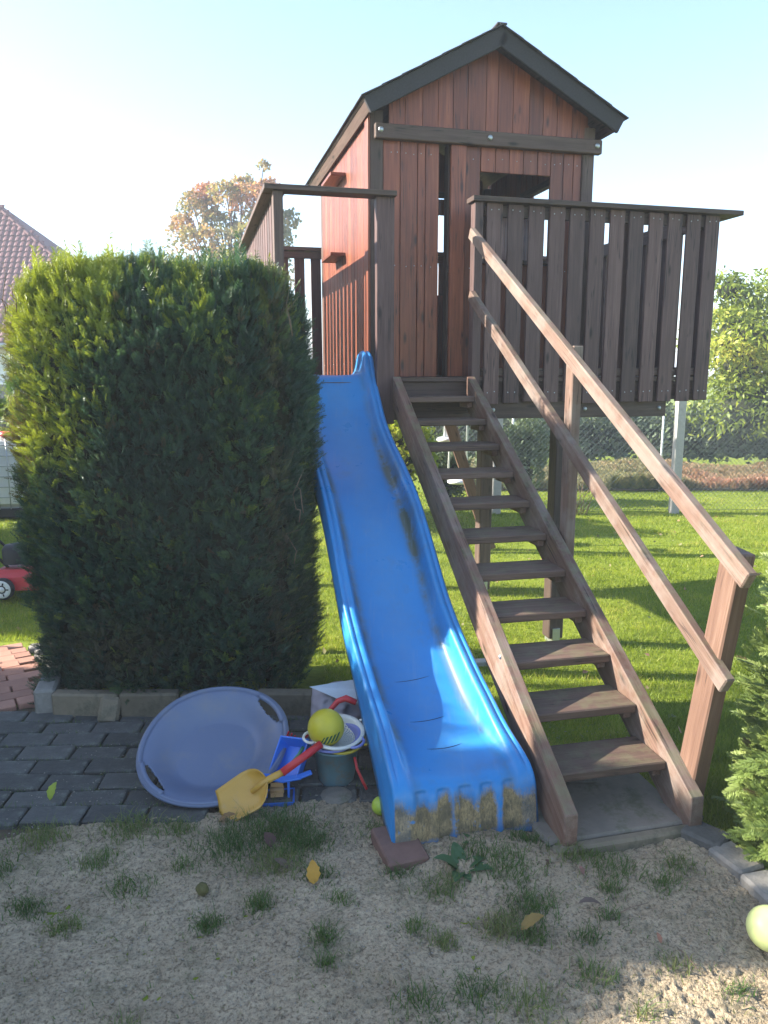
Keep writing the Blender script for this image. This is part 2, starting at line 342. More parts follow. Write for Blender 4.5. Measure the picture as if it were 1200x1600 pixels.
def slide_mat():
    m, t, b = newmat('blue_slide_plastic'); g = N(t, 'ShaderNodeTexCoord'); v = g.outputs['Object']
    sp = N(t, 'ShaderNodeSeparateXYZ'); L(t, v, sp.inputs[0])
    n1 = noise(t, v, 2.5, 4, 0.6)
    c = ramp(t, n1, [(0.3, (0.014, 0.18, 0.47)), (0.7, (0.022, 0.24, 0.58))])
    # grime attributes painted on by wear: gutters along the side walls and sand crust on the nose
    a1 = N(t, 'ShaderNodeAttribute', attribute_name='grime'); a2 = N(t, 'ShaderNodeAttribute', attribute_name='crust')
    ng = noise(t, v, 4, 6, 0.72); mps = N(t, 'ShaderNodeMapping'); mps.inputs['Rotation'].default_value = (0, 0, R(-14)); mps.inputs['Scale'].default_value = (42, 3.5, 4); L(t, v, mps.inputs[0]); nsc = noise(t, mps.outputs[0], 1.0, 5, 0.7)
    c = mix(t, math_n(t, 'MULTIPLY', a1.outputs['Fac'], ramp(t, ng, [(0.34, (0, 0, 0)), (0.56, (0.95,) * 3)])), c, (0.075, 0.09, 0.06))
    c = mix(t, ramp(t, nsc, [(0.56, (0, 0, 0)), (0.74, (0.38,) * 3)]), c, (0.16, 0.28, 0.46))
    c = mix(t, ramp(t, noise(t, v, 7, 7, 0.75), [(0.55, (0, 0, 0)), (0.75, (0.4,) * 3)]), c, (0.11, 0.14, 0.16))
    vo = N(t, 'ShaderNodeTexVoronoi'); vo.inputs['Scale'].default_value = 170; L(t, v, vo.inputs['Vector'])
    mpc = N(t, 'ShaderNodeMapping'); mpc.inputs['Scale'].default_value = (1, 1, 0.3); L(t, v, mpc.inputs[0])
    nc = noise(t, mpc.outputs[0], 150, 5, 0.8); ncb = noise(t, v, 22, 4, 0.7)
    cc = ramp(t, nc, [(0.34, (0.11, 0.09, 0.055)), (0.50, (0.30, 0.22, 0.11)), (0.7, (0.42, 0.31, 0.16))])
    cc = mix(t, ramp(t, noise(t, v, 14, 5, 0.7), [(0.42, (0, 0, 0)), (0.62, (0.75,) * 3)]), cc, (0.085, 0.075, 0.05))
    crf = math_n(t, 'MULTIPLY', a2.outputs['Fac'], ramp(t, ncb, [(0.30, (0.5,) * 3), (0.45, (1.25,) * 3)]))
    crf = ramp(t, math_n(t, 'ADD', crf, math_n(t, 'MULTIPLY', math_n(t, 'SUBTRACT', nc, 0.5), 0.6)), [(0.22, (0, 0, 0)), (0.80, (1, 1, 1))])
    c = mix(t, crf, c, cc)
    a3 = N(t, 'ShaderNodeAttribute', attribute_name='worn')
    wf = math_n(t, 'MULTIPLY', a3.outputs['Fac'], ramp(t, noise(t, v, 9, 7, 0.8), [(0.3, (.12,) * 3), (0.7, (.55,) * 3)]))
    c = mix(t, wf, c, (0.10, 0.24, 0.44))
    L(t, c, b.inputs['Base Color'])
    rr = mix(t, crf, ramp(t, ng, [(0.3, (0.24,) * 3), (0.7, (0.46,) * 3)]), (0.95,) * 3); L(t, rr, b.inputs['Roughness'])
    b.inputs['Specular IOR Level'].default_value = 0.5
    bump(t, b, math_n(t, 'MULTIPLY', nc, crf), 0.5, 0.004)
    return m
M_SLIDE = slide_mat()

# ------------------------------------------------------------------ ground
gx = np.concatenate([[-900, -300, -100, -40, -20, -12], np.arange(-8, 9.01, 0.15), [12, 20, 40, 100, 300, 900]])
gy = np.concatenate([[-60, -20, -8, -2], np.arange(0, 14.01, 0.15), [18, 25, 40, 80, 200, 600, 1400]])
GX, GY = np.meshgrid(gx, gy)
GZ = gz(GX, GY) + (vnoise(GX * 1.3, GY * 1.3, 3) - 0.5) * 0.025 * (np.abs(GX) < 9) - 0.022
def in_sand(x, y):
    # left / back border against the pavers, right border against the kerb, back against slab and slide
    top = np.interp(x, [-3.5, -1.6, -1.3, -0.95, -0.6, -0.3, 0.05, 0.6, 1.15, 1.2, 1.3, 1.45], [2.3, 2.45, 2.66, 2.73, 2.80, 2.86, 2.90, 2.62, 2.60, 2.45, 2.15, 1.4])
    return y < top
V = np.stack([GX.ravel(), GY.ravel(), GZ.ravel()], 1)
nx, ny = len(gx), len(gy)
I = np.arange(nx * ny).reshape(ny, nx)
F = np.stack([I[:-1, :-1].ravel(), I[:-1, 1:].ravel(), I[1:, 1:].ravel(), I[1:, :-1].ravel()], 1)
tag(put('ground', fast_mesh(V, F, M_GROUND, smooth=True)), kind='structure')
# sand sheet with trodden, rain-pitted surface
sx = np.arange(-2.6, 1.75, 0.0075); sy = np.arange(0.9, 3.0, 0.0075)
SX, SY = np.meshgrid(sx, sy)
def sand_h(x, y):
    h = (vnoise(x * 2.3, y * 2.3, 1) - 0.5) * 0.035 + (vnoise(x * 9, y * 9, 2) - 0.5) * 0.012
    h += 0.05 * np.exp(-(((x - 0.45) / 0.25) ** 2 + ((y - 2.42) / 0.14) ** 2))
    return h + 0.004
SZ = sand_h(SX, SY) + (vnoise(SX * 62, SY * 62, 4) - 0.5) * 0.010 + (vnoise(SX * 120, SY * 120, 5) - 0.5) * 0.006 - 0.008 * (vnoise(SX * 55, SY * 55, 8) > 0.8)
keep = in_sand(SX, SY)
edge = np.interp(SX, [-3.5, -1.6, -1.3, -0.95, -0.6, -0.3, 0.05, 0.6, 1.15, 1.2, 1.3, 1.45], [2.3, 2.45, 2.66, 2.73, 2.80, 2.86, 2.90, 2.62, 2.60, 2.45, 2.15, 1.4]) - SY
SZ = SZ - 0.03 * (1 - sstep(edge / 0.05)) * (SX < 0.6)
V = np.stack([SX.ravel(), SY.ravel(), SZ.ravel()], 1)
nx, ny = len(sx), len(sy); I = np.arange(nx * ny).reshape(ny, nx)
F = np.stack([I[:-1, :-1].ravel(), I[:-1, 1:].ravel(), I[1:, 1:].ravel(), I[1:, :-1].ravel()], 1)
kf = keep.ravel()[F].all(1); F = F[kf]
used, inv = np.unique(F, return_inverse=True)
tag(put('sand', fast_mesh(V[used], inv.reshape(F.shape), M_SAND, smooth=True)), kind='structure')

# ------------------------------------------------------------------ foliage engine
def frond(n=9, wide=0.34, curl=0.12, leaf=0.045, kind='flat'):
    """flat spray along +Z, unit length; returns V,F(tri)"""
    V = []; F = []
    def tri(a, b, c): i = len(V); V.extend([a, b, c]); F.append((i, i + 1, i + 2))
    tri((-0.012, 0, 0), (0.012, 0, 0), (0, curl, 1.0))
    for k in range(n):
        z = 0.08 + 0.86 * k / n; cy = curl * z * z
        ln = wide * (1 - 0.65 * (k / n)) * (0.8 + 0.4 * random.random())
        for s in (-1, 1):
            tipz = z + ln * 0.75; ty = cy + random.uniform(-0.05, 0.06)
            tri((0, cy, z - 0.015), (s * ln * 0.45, cy + 0.02, z + ln * 0.26 - leaf), (s * ln * 0.8, ty, tipz))
            tri((0, cy, z + 0.03), (s * ln * 0.8, ty, tipz), (s * ln * 0.30, cy + random.uniform(-.03, .03), z + ln * 0.45 + leaf))
    return np.array(V), np.array(F)
def scatter(protos, pos, zdir, ydir, scale, tint, dead=None):
    """merge instances of small tri meshes; zdir = axis, ydir = face normal"""
    pos = np.asarray(pos); z = zdir / np.linalg.norm(zdir, axis=1, keepdims=True)
    y = ydir - z * (ydir * z).sum(1, keepdims=True); y /= np.linalg.norm(y, axis=1, keepdims=True) + 1e-9
    x = np.cross(y, z); which = rng.integers(0, len(protos), len(pos))
    VV = []; FF = []; TT = []; DD = []; base = 0
    for i, (pv, pf) in enumerate(protos):
        s = which == i; n = s.sum()
        if n == 0: continue
        vv = (pv[None, :, 0, None] * x[s][:, None] + pv[None, :, 1, None] * y[s][:, None] + pv[None, :, 2, None] * z[s][:, None]) * scale[s][:, None, None] + pos[s][:, None]
        VV.append(vv.reshape(-1, 3)); m = len(pv)
        FF.append((pf[None] + (np.arange(n) * m)[:, None, None]).reshape(-1, pf.shape[1]) + base); base += n * m
        TT.append(np.clip(np.repeat(tint[s], m) + np.tile(pv[:, 2], n) * 0.22 - 0.08, 0, 1))
        if dead is not None: DD.append(np.repeat(dead[s], m))
    at = {'tint': np.concatenate(TT)}
    if dead is not None: at['dead'] = np.concatenate(DD)
    return np.concatenate(VV), np.concatenate(FF), at
def rand_unit(n):
    v = rng.normal(size=(n, 3)); return v / np.linalg.norm(v, axis=1, keepdims=True)
FR_H = [frond(8, 0.34, random.uniform(-.1, .22), .018) for _ in range(6)]
FR_B = [frond(11, 0.46, random.uniform(-.2, .2), 0.03) for _ in range(6)]
LEAF = [(np.array([(-.5, 0, .35), (0, .06, 0), (.5, 0, .35), (0, .04, 1.0)]), np.array([(0, 1, 2), (0, 2, 3)]))]
LEAFL = [(np.array([(-.2, 0, .4), (0, .06, 0), (.2, 0, .4), (0, -.1, 1.0)]), np.array([(0, 1, 2), (0, 2, 3)]))]

def hedge_profile(h):            # half width factor by height fraction
    return np.interp(h, [0, .06, .3, .6, .80, .90, .96, 1.0], [0.96, .98, 1.0, 1.01, 1.0, 0.955, .88, 0.76])
def make_hedge(cx, cy, hw, hd, ht, dens, name, label, cat, lit_tint=0.0, seed=1, yaw=0, size=0.085, base=0.0, holes=True):
    a = 2 * math.pi
    n_side = int(dens * 2 * (hw + hd) * 2 * ht); n_top = int(dens * 1.6 * 4 * hw * hd)
    def surf(th, h):
        c, s = np.cos(th), np.sin(th); e = 0.60
        X = np.sign(c) * np.abs(c) ** e; Y = np.sign(s) * np.abs(s) ** e
        lump = 1 + 0.17 * (vnoise(th * 3.0, h * 5.5, seed) - 0.5) + 0.11 * (vnoise(th * 9, h * 14, seed + 3) - 0.5)
        k = hedge_profile(h) * lump
        return X * hw * k, Y * hd * k
    # sample angle by perimeter: use rejection-free trick with many superellipse samples
    tt = np.linspace(0, a, 4000); px, py = surf(tt, np.full(4000, .5)); d = np.r_[0, np.cumsum(np.hypot(np.diff(px), np.diff(py)))]; d /= d[-1]
    th = np.interp(rng.random(n_side), d, tt); h = rng.random(n_side) ** 0.95
    x, y = surf(th, h); x2, y2 = surf(th + .02, h)
    nrm = np.stack([(y2 - y), -(x2 - x), np.full_like(x, 0.0)], 1); nrm /= np.linalg.norm(nrm, axis=1, keepdims=True)
    z = h * ht
    # top
    tx = rng.uniform(-1, 1, n_top) * hw * .86; ty = rng.uniform(-1, 1, n_top) * hd * .86
    tz = ht * (0.965 + 0.05 * vnoise(tx * 6, ty * 6, seed + 5)) - 0.10 * (np.abs(tx) / hw) ** 6
    P0 = np.concatenate([np.stack([x, y, z], 1), np.stack([tx, ty, tz], 1)])
    NR = np.concatenate([nrm, np.tile([0, 0, 1.0], (n_top, 1))])
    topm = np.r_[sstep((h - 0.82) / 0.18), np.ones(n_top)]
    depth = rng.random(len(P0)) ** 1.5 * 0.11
    P1 = P0 - NR * depth[:, None]
    up = np.tile([0, 0, 1.0], (len(P0), 1))
    lean = rng.normal(0.0, 0.28, len(P0))
    Z = up * (0.62 + 0.5 * topm)[:, None] + NR * (0.75 - 0.55 * topm + lean)[:, None] + rand_unit(len(P0)) * 0.42
    Y = NR + rand_unit(len(P0)) * 0.75
    sc_ = size * rng.uniform(0.6, 1.35, len(P0)) * (1 + 0.35 * topm * rng.random(len(P0)))
    big = rng.random(len(P0)) < 0.035 * (topm > .4); sc_[big] *= 1.7; Z[big] = up[big] + rand_unit(big.sum()) * 0.18
    clump = vnoise(P0[:, 0] * 7 + P0[:, 1] * 5, P0[:, 2] * 6, seed + 7)
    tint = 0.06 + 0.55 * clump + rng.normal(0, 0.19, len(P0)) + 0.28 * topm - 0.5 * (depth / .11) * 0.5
    # sunlight on the left flank and shoulder is put into the tint
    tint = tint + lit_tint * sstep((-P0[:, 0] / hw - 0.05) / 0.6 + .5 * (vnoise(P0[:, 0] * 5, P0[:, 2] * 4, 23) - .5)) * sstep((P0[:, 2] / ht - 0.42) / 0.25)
    dead = np.zeros(len(P0))
    if holes:
        lo = np.exp(-(((P0[:, 0] + hw * .35) / .28) ** 2 + ((P0[:, 2] - .32) / .16) ** 2)) * 0.55
        rs = np.exp(-(((P0[:, 0] - hw * .82) / .05) ** 2)) * 0.5 * (vnoise(P0[:, 2] * 5, P0[:, 1] * 3, 11) > 0.45)
        ls = np.exp(-(((P0[:, 0] + hw * .93 + 0.05 * np.sin(P0[:, 2] * 5)) / .045) ** 2)) * np.exp(-(((P0[:, 2] - 1.55) / .4) ** 2)) * 1.0
        dead = np.clip(lo + rs + ls, 0, 1) * (rng.random(len(P0)) < 0.75)
    dead = np.maximum(dead, (rng.random(len(P0)) < 0.02) * 0.7)
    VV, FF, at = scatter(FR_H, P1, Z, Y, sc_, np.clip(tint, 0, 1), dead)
    root = thing(name, label, cat, (cx, cy, base), yaw)
    M = MW[root]
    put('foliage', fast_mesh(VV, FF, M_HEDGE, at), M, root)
    # solid dark core added to block light inside the hedge
    nu, nv = 48, 26; vv = []; ff = []
    for j in range(nv + 1):
        hh = j / nv * 0.985
        th = np.linspace(0, a, nu, endpoint=False); xx, yy = surf(th, np.full(nu, hh))
        k = 1 - 0.085 / max(hw, .1); k2 = 1 - 0.085 / max(hd, .1)
        for i in range(nu): vv.append((xx[i] * k, yy[i] * k2, 0.10 + hh * (ht - 0.16)))
    for j in range(nv):
        for i in range(nu): ff.append((j * nu + i, j * nu + (i + 1) % nu, (j + 1) * nu + (i + 1) % nu, (j + 1) * nu + i))
    ff.append(tuple(range(nv * nu, (nv + 1) * nu))); ff.append(tuple(range(nu))[::-1])
    put('dark_core', mesh(vv, ff, M_CORE, True), M, root)
    for k in range(5):
        bx = -hw * .7 + k * hw * .35; by = random.uniform(-.1, .1)
        put('trunk', tube([(bx, by, -0.05 - 0.0), (bx + random.uniform(-.03, .03), by, .25), (bx, by, ht * .6)], [.035, .028, .015], 7, M_BARK), M, root)
    return root
hedge = make_hedge(-1.125, 4.10, 0.70, 0.46, 2.16, 3000, 'conifer_hedge', 'tall clipped dark green conifer hedge left of the blue slide', 'hedge', lit_tint=0.7, seed=2, yaw=R(3), size=.072)
# bare brown twigs on the hedge flanks
for k in range(15):
    if k < 5: x0, y0, z0 = -0.40 + random.uniform(-.06, .03), 3.66 + random.uniform(-.04, .1), random.uniform(.4, 1.9)
    else: x0, y0, z0 = -1.76 + random.uniform(-.04, .05), 3.75 + random.uniform(-.08, .1), random.uniform(1.2, 2.0)
    pts = [(x0 + 0.012 * i * random.uniform(-1, 1), y0 - 0.008 * i, z0 + i * random.uniform(.03, .06)) for i in range(5)]
    put('bare_twig', tube(pts, [.003, .0028, .002, .0015, .0008], 4, M_TWIG), None, hedge)
# unseen hedge bushes added left of the picture, heights shaped to shade the sand
make_hedge(-4.4, .60, 0.55, 2.05, 2.27, 420, 'unseen_shade_hedge', 'unseen added shading hedge nearest the viewer beyond the left picture edge', 'hedge', seed=9, size=0.13, holes=False)
make_hedge(-4.4, 2.76, 0.55, 0.42, 2.64, 420, 'unseen_shade_hedge', 'tallest narrow unseen bush added for shade beyond the left edge', 'hedge', seed=12, size=0.13, holes=False)
make_hedge(-4.4, 3.72, 0.55, 0.66, 2.32, 420, 'unseen_shade_hedge', 'unseen shading bush added beyond the left edge level with the pavers', 'hedge', seed=14, size=0.13, holes=False)
make_hedge(-6.1, 7.9, 0.5, 1.9, 2.3, 380, 'unseen_shade_hedge', 'shorter unseen hedge added for lawn shade farther off beyond the left picture edge', 'hedge', seed=5, size=0.13, holes=False, base=-.3)  # unseen hedge added to cast shade on the left lawn

def blob_points(cx, cy, cz, rx, ry, rz, n, seed, shell=0.35, lump=0.35):
    d = rand_unit(n); d[:, 2] = np.where(d[:, 2] < -0.6, -d[:, 2], d[:, 2])
    l = 1 + lump * (vnoise(d[:, 0] * 2.5 + seed, d[:, 2] * 2.5 + d[:, 1] * 2, seed) - 0.5) * 2
    r = (1 - rng.random(n) ** 2 * shell) * l
    return np.stack([cx + d[:, 0] * rx * r, cy + d[:, 1] * ry * r, cz + d[:, 2] * rz * r], 1), d
def leafy(name, label, cat, base, blobs, mat, size, protos, group=None, lean=0.2, tintf=0.5, trunk=None, limbs=0, core=True, updown=0.3, droop=0.0, kind=None):
    root = thing(name, label, cat, base, 0, group) if kind is None else None
    Ps = []; Ds = []; Ts = []
    for i, (cx, cy, cz, rx, ry, rz, n, tb) in enumerate(blobs):
        p, d = blob_points(cx, cy, cz, rx, ry, rz, n, i * 3.7 + len(name)); Ps.append(p); Ds.append(d); Ts.append(np.full(n, tb))
    p = np.concatenate(Ps); d = np.concatenate(Ds); tb = np.concatenate(Ts)
    Z = d * lean + rand_unit(len(p)) * 0.7 + np.array([0, 0, updown - droop]); Y = rand_unit(len(p)) + d * .8
    tint = np.clip(tb + (vnoise(p[:, 0] * 1.5 + p[:, 1], p[:, 2] * 2.2, 4) - .5) * tintf + rng.normal(0, .14, len(p)), 0, 1)
    VV, FF, at = scatter(protos, p, Z, Y, size * rng.uniform(.6, 1.4, len(p)), tint, np.zeros(len(p)))
    put('crown' if trunk else 'foliage', fast_mesh(VV, FF, mat, at), None, root)
    if core:  # solid dark blobs that block light through the leaves
        vv = []; ff = []
        for (cx, cy, cz, rx, ry, rz, n, tb_) in blobs:
            bm = bmesh.new(); bmesh.ops.create_icosphere(bm, subdivisions=2, radius=1); b0 = len(vv)
            for v_ in bm.verts: vv.append((cx + v_.co.x * rx * .5, cy + v_.co.y * ry * .5, cz + v_.co.z * rz * .5))
            for f_ in bm.faces: ff.append(tuple(b0 + q.index for q in f_.verts))
            bm.free()
        put('dark_inner_core', mesh(vv, ff, M_CORE, True), None, root)
    if trunk:
        r0, h0 = trunk
        pts = [(base[0], base[1], base[2] - .1), (base[0] + r0 * .3, base[1], base[2] + h0 * .5), (base[0], base[1], base[2] + h0)]
        put('trunk', tube(pts, [r0, r0 * .8, r0 * .55], 10, M_BARK), None, root)
        for k in range(limbs):
            b = blobs[k % len(blobs)]; st = Vector(pts[2]) - Vector((0, 0, random.random() * h0 * .3)); en = Vector((b[0], b[1], b[2])) + Vector((random.uniform(-.6, .6) * b[3], random.uniform(-.6, .6) * b[4], random.uniform(.0, .9) * b[5]))
            mid = st.lerp(en, .5) + Vector((random.uniform(-.1, .1), 0, -.08)) * (en - st).length
            put('limb', tube([st, mid, en], [r0 * .4, r0 * .22, r0 * .06], 6, M_BARK), None, root)
    return root

# ------------------------------------------------------------------ sky-line: house, trees
# house far left: hipped tiled roof over a white wall
hs = thing('house', 'white house with dark red hipped tile roof behind the hedge', 'house', (-24, 38, -0.3))
hx0, hx1, hy0, hy1, hz0, hz1 = -38.0, -10.3, 35.0, 45.0, 2.95, 10.9
hz_e = hz0
put('wall', box_mesh(25.0, 8.6, 3.3, M_WALL, 0.02), T3(-23.0, 40.2, 1.33), hs)
ridge_l, ridge_r = hx0 + 7, hx1 - 10.2
ym = (hy0 + hy1) / 2
rv = [(hx0, hy0, hz0), (hx1, hy0, hz0), (hx1, hy1, hz0), (hx0, hy1, hz0), (ridge_l, ym, hz1), (ridge_r, ym, hz1)]
rf = put('roof', mesh(rv, [(0, 1, 5, 4), (1, 2, 5), (2, 3, 4, 5), (3, 0, 4), (0, 3, 2, 1)], M_TILE), None, hs)
# tile courses on the slope that faces the garden
vv = []; ff = []
nrow = 30; sl_v = Vector((0, ym - hy0, hz1 - hz0)); nrm = Vector((0, -(hz1 - hz0), ym - hy0)).normalized()
for r_ in range(nrow):
    z0_, z1_ = r_ / nrow, (r_ + 1) / nrow
    xr0 = hx1 + (ridge_r - hx1) * z0_; xl = -22.0
    k = 0; x = xl
    while x < xr0 - 0.1:
        o = Vector((x, hy0, hz0)) + sl_v * z0_ + nrm * 0.06; u_ = sl_v / nrow * 1.04; wd = 0.27
        b0 = len(vv); a_ = o; c_ = o + u_ - nrm * 0.05
        for (px, lift) in ((0, 0), (.09, .045), (.18, .045), (wd, 0)):
            vv.append(a_ + Vector((px, 0, 0)) + nrm * lift); vv.append(c_ + Vector((px, 0, 0)) + nrm * lift)
        for q in range(3): ff.append((b0 + 2 * q, b0 + 2 * q + 2, b0 + 2 * q + 3, b0 + 2 * q + 1))
        ff.append((b0, b0 + 2, b0 + 4, b0 + 6))
        x += wd + 0.015
tag(put('roof_tiles', mesh(vv, ff, M_TILE), None, rf), kind='stuff')
hv = Vector(rv[5]) - Vector(rv[1])
for k in range(24):
    p_ = Vector(rv[1]) + hv * ((k + .5) / 24)
    M = hv.to_track_quat('X', 'Z').to_matrix().to_4x4(); M.translation = p_ + Vector((0, 0, .08))
    put('hip_tile', box_mesh(.40, .26, .12, M_TILE, 0.03), M, rf)
put('gutter', tube([(hx0, hy0 - .1, hz0 - .1), (hx1, hy0 - .1, hz0 - .1)], .09, 8, M_GALV), None, hs)
put('soffit', box_mesh(25.6, .7, .16, M_DARK, 0.01), T3(-23.0, 35.5, hz0 - .16), hs)
wn = put('window', box_mesh(1.5, .12, 1.2, M_WHITE, 0.01), T3(-17.8, 35.86, 0.6), hs)
put('pane', box_mesh(1.3, .06, 1.0, M_GLASS, 0.0), T3(-17.8, 35.78, 0.6), wn)
# autumn tree
blobs = []
for (u_, z_, r_, n_, tb) in [(-7.55, 7.0, .5, 600, .55), (-7.0, 7.6, .7, 1000, .4), (-6.7, 8.15, .55, 700, .85), (-6.2, 7.0, .75, 1000, .15), (-5.7, 7.9, .6, 700, .35),
                         (-5.3, 8.5, .5, 500, .45), (-4.9, 7.7, .8, 1200, .75), (-4.3, 8.2, .55, 700, .8), (-4.4, 7.0, .8, 900, .3), (-3.7, 7.2, .5, 600, .15), (-3.9, 6.4, .6, 600, .1), (-5.3, 6.3, .9, 1100, .3),
                         (-6.9, 6.2, .9, 1100, .45), (-5.8, 5.2, 1.2, 1300, .3), (-4.2, 5.3, 1.0, 800, .2), (-7.3, 5.0, 1.0, 800, .4), (-4.35, 9.0, .22, 120, .4)]:
    blobs.append((u_, 30 + random.uniform(-.8, .8), z_, r_, r_, r_ * .78, int(n_ * .8), tb))
leafy('autumn_tree', 'tree with orange and red autumn leaves above the hedge', 'tree', (-5.7, 30, -.3), blobs, M_TREEL, .11, LEAF, trunk=(.24, 4.3), limbs=30, core=False, lean=.1)
blobs = [(-5.0, 5.05, 3.88, .5, .34, .42, 900, .4), (-5.2, 5.35, 3.95, .5, .32, .42, 900, .5), (-5.3, 5.2, 4.1, .5, .4, .3, 700, .5)]
leafy('small_tree', 'small unseen tree beyond the left edge added to shade the slide', 'tree', (-5.1, 5.2, -.3), blobs, M_TREER, .10, LEAF, trunk=(.05, 3.5), limbs=5)  # unseen tree, crown placed so its shadow covers the upper slide
# leafy yellow-green tree at the right edge
blobs = []
for (u_, y_, z_, r_, n_, tb) in [(7.1, 15.6, 2.3, 1.0, 3600, .55), (8.4, 15.8, 2.8, 1.25, 5200, .5), (7.2, 15.4, 1.0, 1.0, 3200, .5), (8.7, 15.3, 1.2, 1.2, 3600, .45), (6.75, 15.6, 3.25, .42, 500, .4), (9.9, 16, 2.4, 1.4, 3200, .5), (7.9, 15.2, 2.0, .9, 2500, .75), (7.0, 15.4, 1.8, .75, 1800, .75)]:
    blobs.append((u_, y_, z_, r_, r_, r_ * .85, n_, tb))
leafy('broad_leafed_tree', 'yellow green leafy tree behind the chain link fence', 'tree', (8.3, 15.8, -.3), blobs, M_TREER, .115, LEAFL, trunk=(.12, 1.4), limbs=8, lean=.25, droop=.75)
# far clipped hedge behind the garden bed
blobs = []
x = 1.2; 
while x < 12: blobs.append((x, 16.1 + random.uniform(-.1, .1), 0.25, .72, .55, .72, 900, .25 + random.uniform(-.1, .1))); x += .62
x = -8.0
while x < 1.2: blobs.append((x, 16.6 + random.uniform(-.2, .2), 0.35, .75, .6, .85, 500, .2 + random.uniform(-.1, .15))); x += .7
leafy('far_hedge', 'low grey green hedge across the far end of the garden', 'hedge', (4, 16.2, -.3), blobs, M_FARH, .085, LEAF, lean=.2)
# shrubs seen under the platform
def shrub(x, y, w_, h_, n, tb, label, mat=M_FARH, sz=.07, name='garden_shrub', protos=LEAF):
    bl = []
    for k in range(5):
        bl.append((x + random.uniform(-.5, .5) * w_, y + random.uniform(-.2, .2), -.3 + h_ * random.uniform(.35, .72), w_ * .55, w_ * .5, h_ * .36, n // 5, tb + random.uniform(-.12, .12)))
    return leafy(name, label, 'shrub', (x, y, -.3), bl, mat, sz, protos, lean=.3)
shrub(.15, 9.9, .62, 1.45, 5200, .6, 'leafy speckled green shrub seen between slide and stairs', M_TREER, .055)
shrub(.95, 10.4, .42, 1.0, 2600, .1, 'dark little conifer shrub behind the swing ropes', M_FARH, .07, protos=LEAFL)
shrub(1.9, 11.9, .6, 1.25, 3000, .6, 'rounded green shrub just beyond the wire fence under the platform', M_FARH, .06)
shrub(-1.2, 10.6, .9, 1.5, 3200, .4, 'dense green shrub hidden behind the clipped hedge', M_FARH, .07)

# garden bed beyond the fence with dry plants
bx0, bx1 = 1.4, 12.0
tag(put('garden_bed', box_mesh(11.5, 2.2, .03, M_SOIL, 0), T3(7.0, 14.1, -.292)), kind='structure')
n = 9000; px = rng.uniform(1.4, 12.5, n); py = rng.uniform(13.0, 15.1, n); hh = .06 + .16 * vnoise(px * 1.3, py * 1.5, 6)
red = vnoise(px * .55 + 4, py * .6, 12) * .5 + .5 * sstep((px - 5.0) / .6) * sstep((8.5 - px) / 1.0)
pp = np.stack([px, py, np.full(n, -.30)], 1); Z = np.tile([0, 0, 1.0], (n, 1)) + rand_unit(n) * .5
VV, FF, at = scatter(FR_B[:3], pp, Z, rand_unit(n), hh * 1.6, np.clip(red * 1.0 + rng.normal(0, .12, n), 0, 1), np.zeros(n))
tag(put('dry_bed_plants', fast_mesh(VV, FF, M_DRY, at)), 'rusty and olive dried plants filling the garden bed beyond fence', 'plants', kind='stuff')
tag(put('bed_edging_board', box_mesh(3.4, .05, .09, M_WHITE, 0.004), T3(4.6, 15.25, -.23)), 'pale narrow board edging the far side of the dry garden bed', 'board')

# ------------------------------------------------------------------ chain link fences
def chain_fence(name, label, x0, x1, y, z0, h, pitch, post_xs, conc_xs, rad, ygrow=0.0, mesh_on=True):
    root = thing(name, label, 'fence', (x0, y, z0))
    V = []; F = []
    def prism(a, b):
        i = len(V); d = (Vector(b) - Vector(a)).normalized(); n1 = d.orthogonal().normalized(); n2 = d.cross(n1)
        for e in (a, b):
            for k in range(3):
                an = k * 2.094; V.append(Vector(e) + (n1 * math.cos(an) + n2 * math.sin(an)) * rad)
        for k in range(3): F.append((i + k, i + (k + 1) % 3, i + 3 + (k + 1) % 3, i + 3 + k))
    W = x1 - x0; c = -h
    while c < W:
        for sgn in (1, -1):
            a0, a1 = max(0, c), min(W, c + h)
            if a1 > a0:
                if sgn > 0: prism((x0 + a0, y, z0 + a0 - c), (x0 + a1, y, z0 + a1 - c))
                else: prism((x0 + a0, y, z0 + h - (a0 - c)), (x0 + a1, y, z0 + h - (a1 - c)))
        c += pitch
    tag(put('wire_mesh', mesh(V, F, M_WIRE), None, root), kind='stuff')
    for zz in (.02, h * .5, h): put('tension_wire', tube([(x0, y, z0 + zz), (x1, y, z0 + zz)], rad * 1.5, 5, M_WIRE), None, root)
    for px in post_xs: put('post', tube([(px, y + .03, z0 - .1), (px, y + .03, z0 + h + .05)], .02, 8, M_PIPE), None, root)
    for px in conc_xs: put('concrete_post', box_mesh(.12, .12, h + .12, M_CONC, .008), T3(px, y - .07, z0 + h / 2), root)
    return root
chain_fence('chain_link_fence', 'near chain link fence with square concrete post across the lawn', -3.2, 9.5, 11.0, -.3, 1.6, .068, [], [4.19, 1.62, -1.4, 7.4], .0016)
chain_fence('chain_link_fence', 'farther wire fence on thin pale posts beside the garden bed', 1.0, 11.5, 13.0, -.3, 1.3, .12, [2.18, 4.72, 7.2, 9.6], [], .0016)

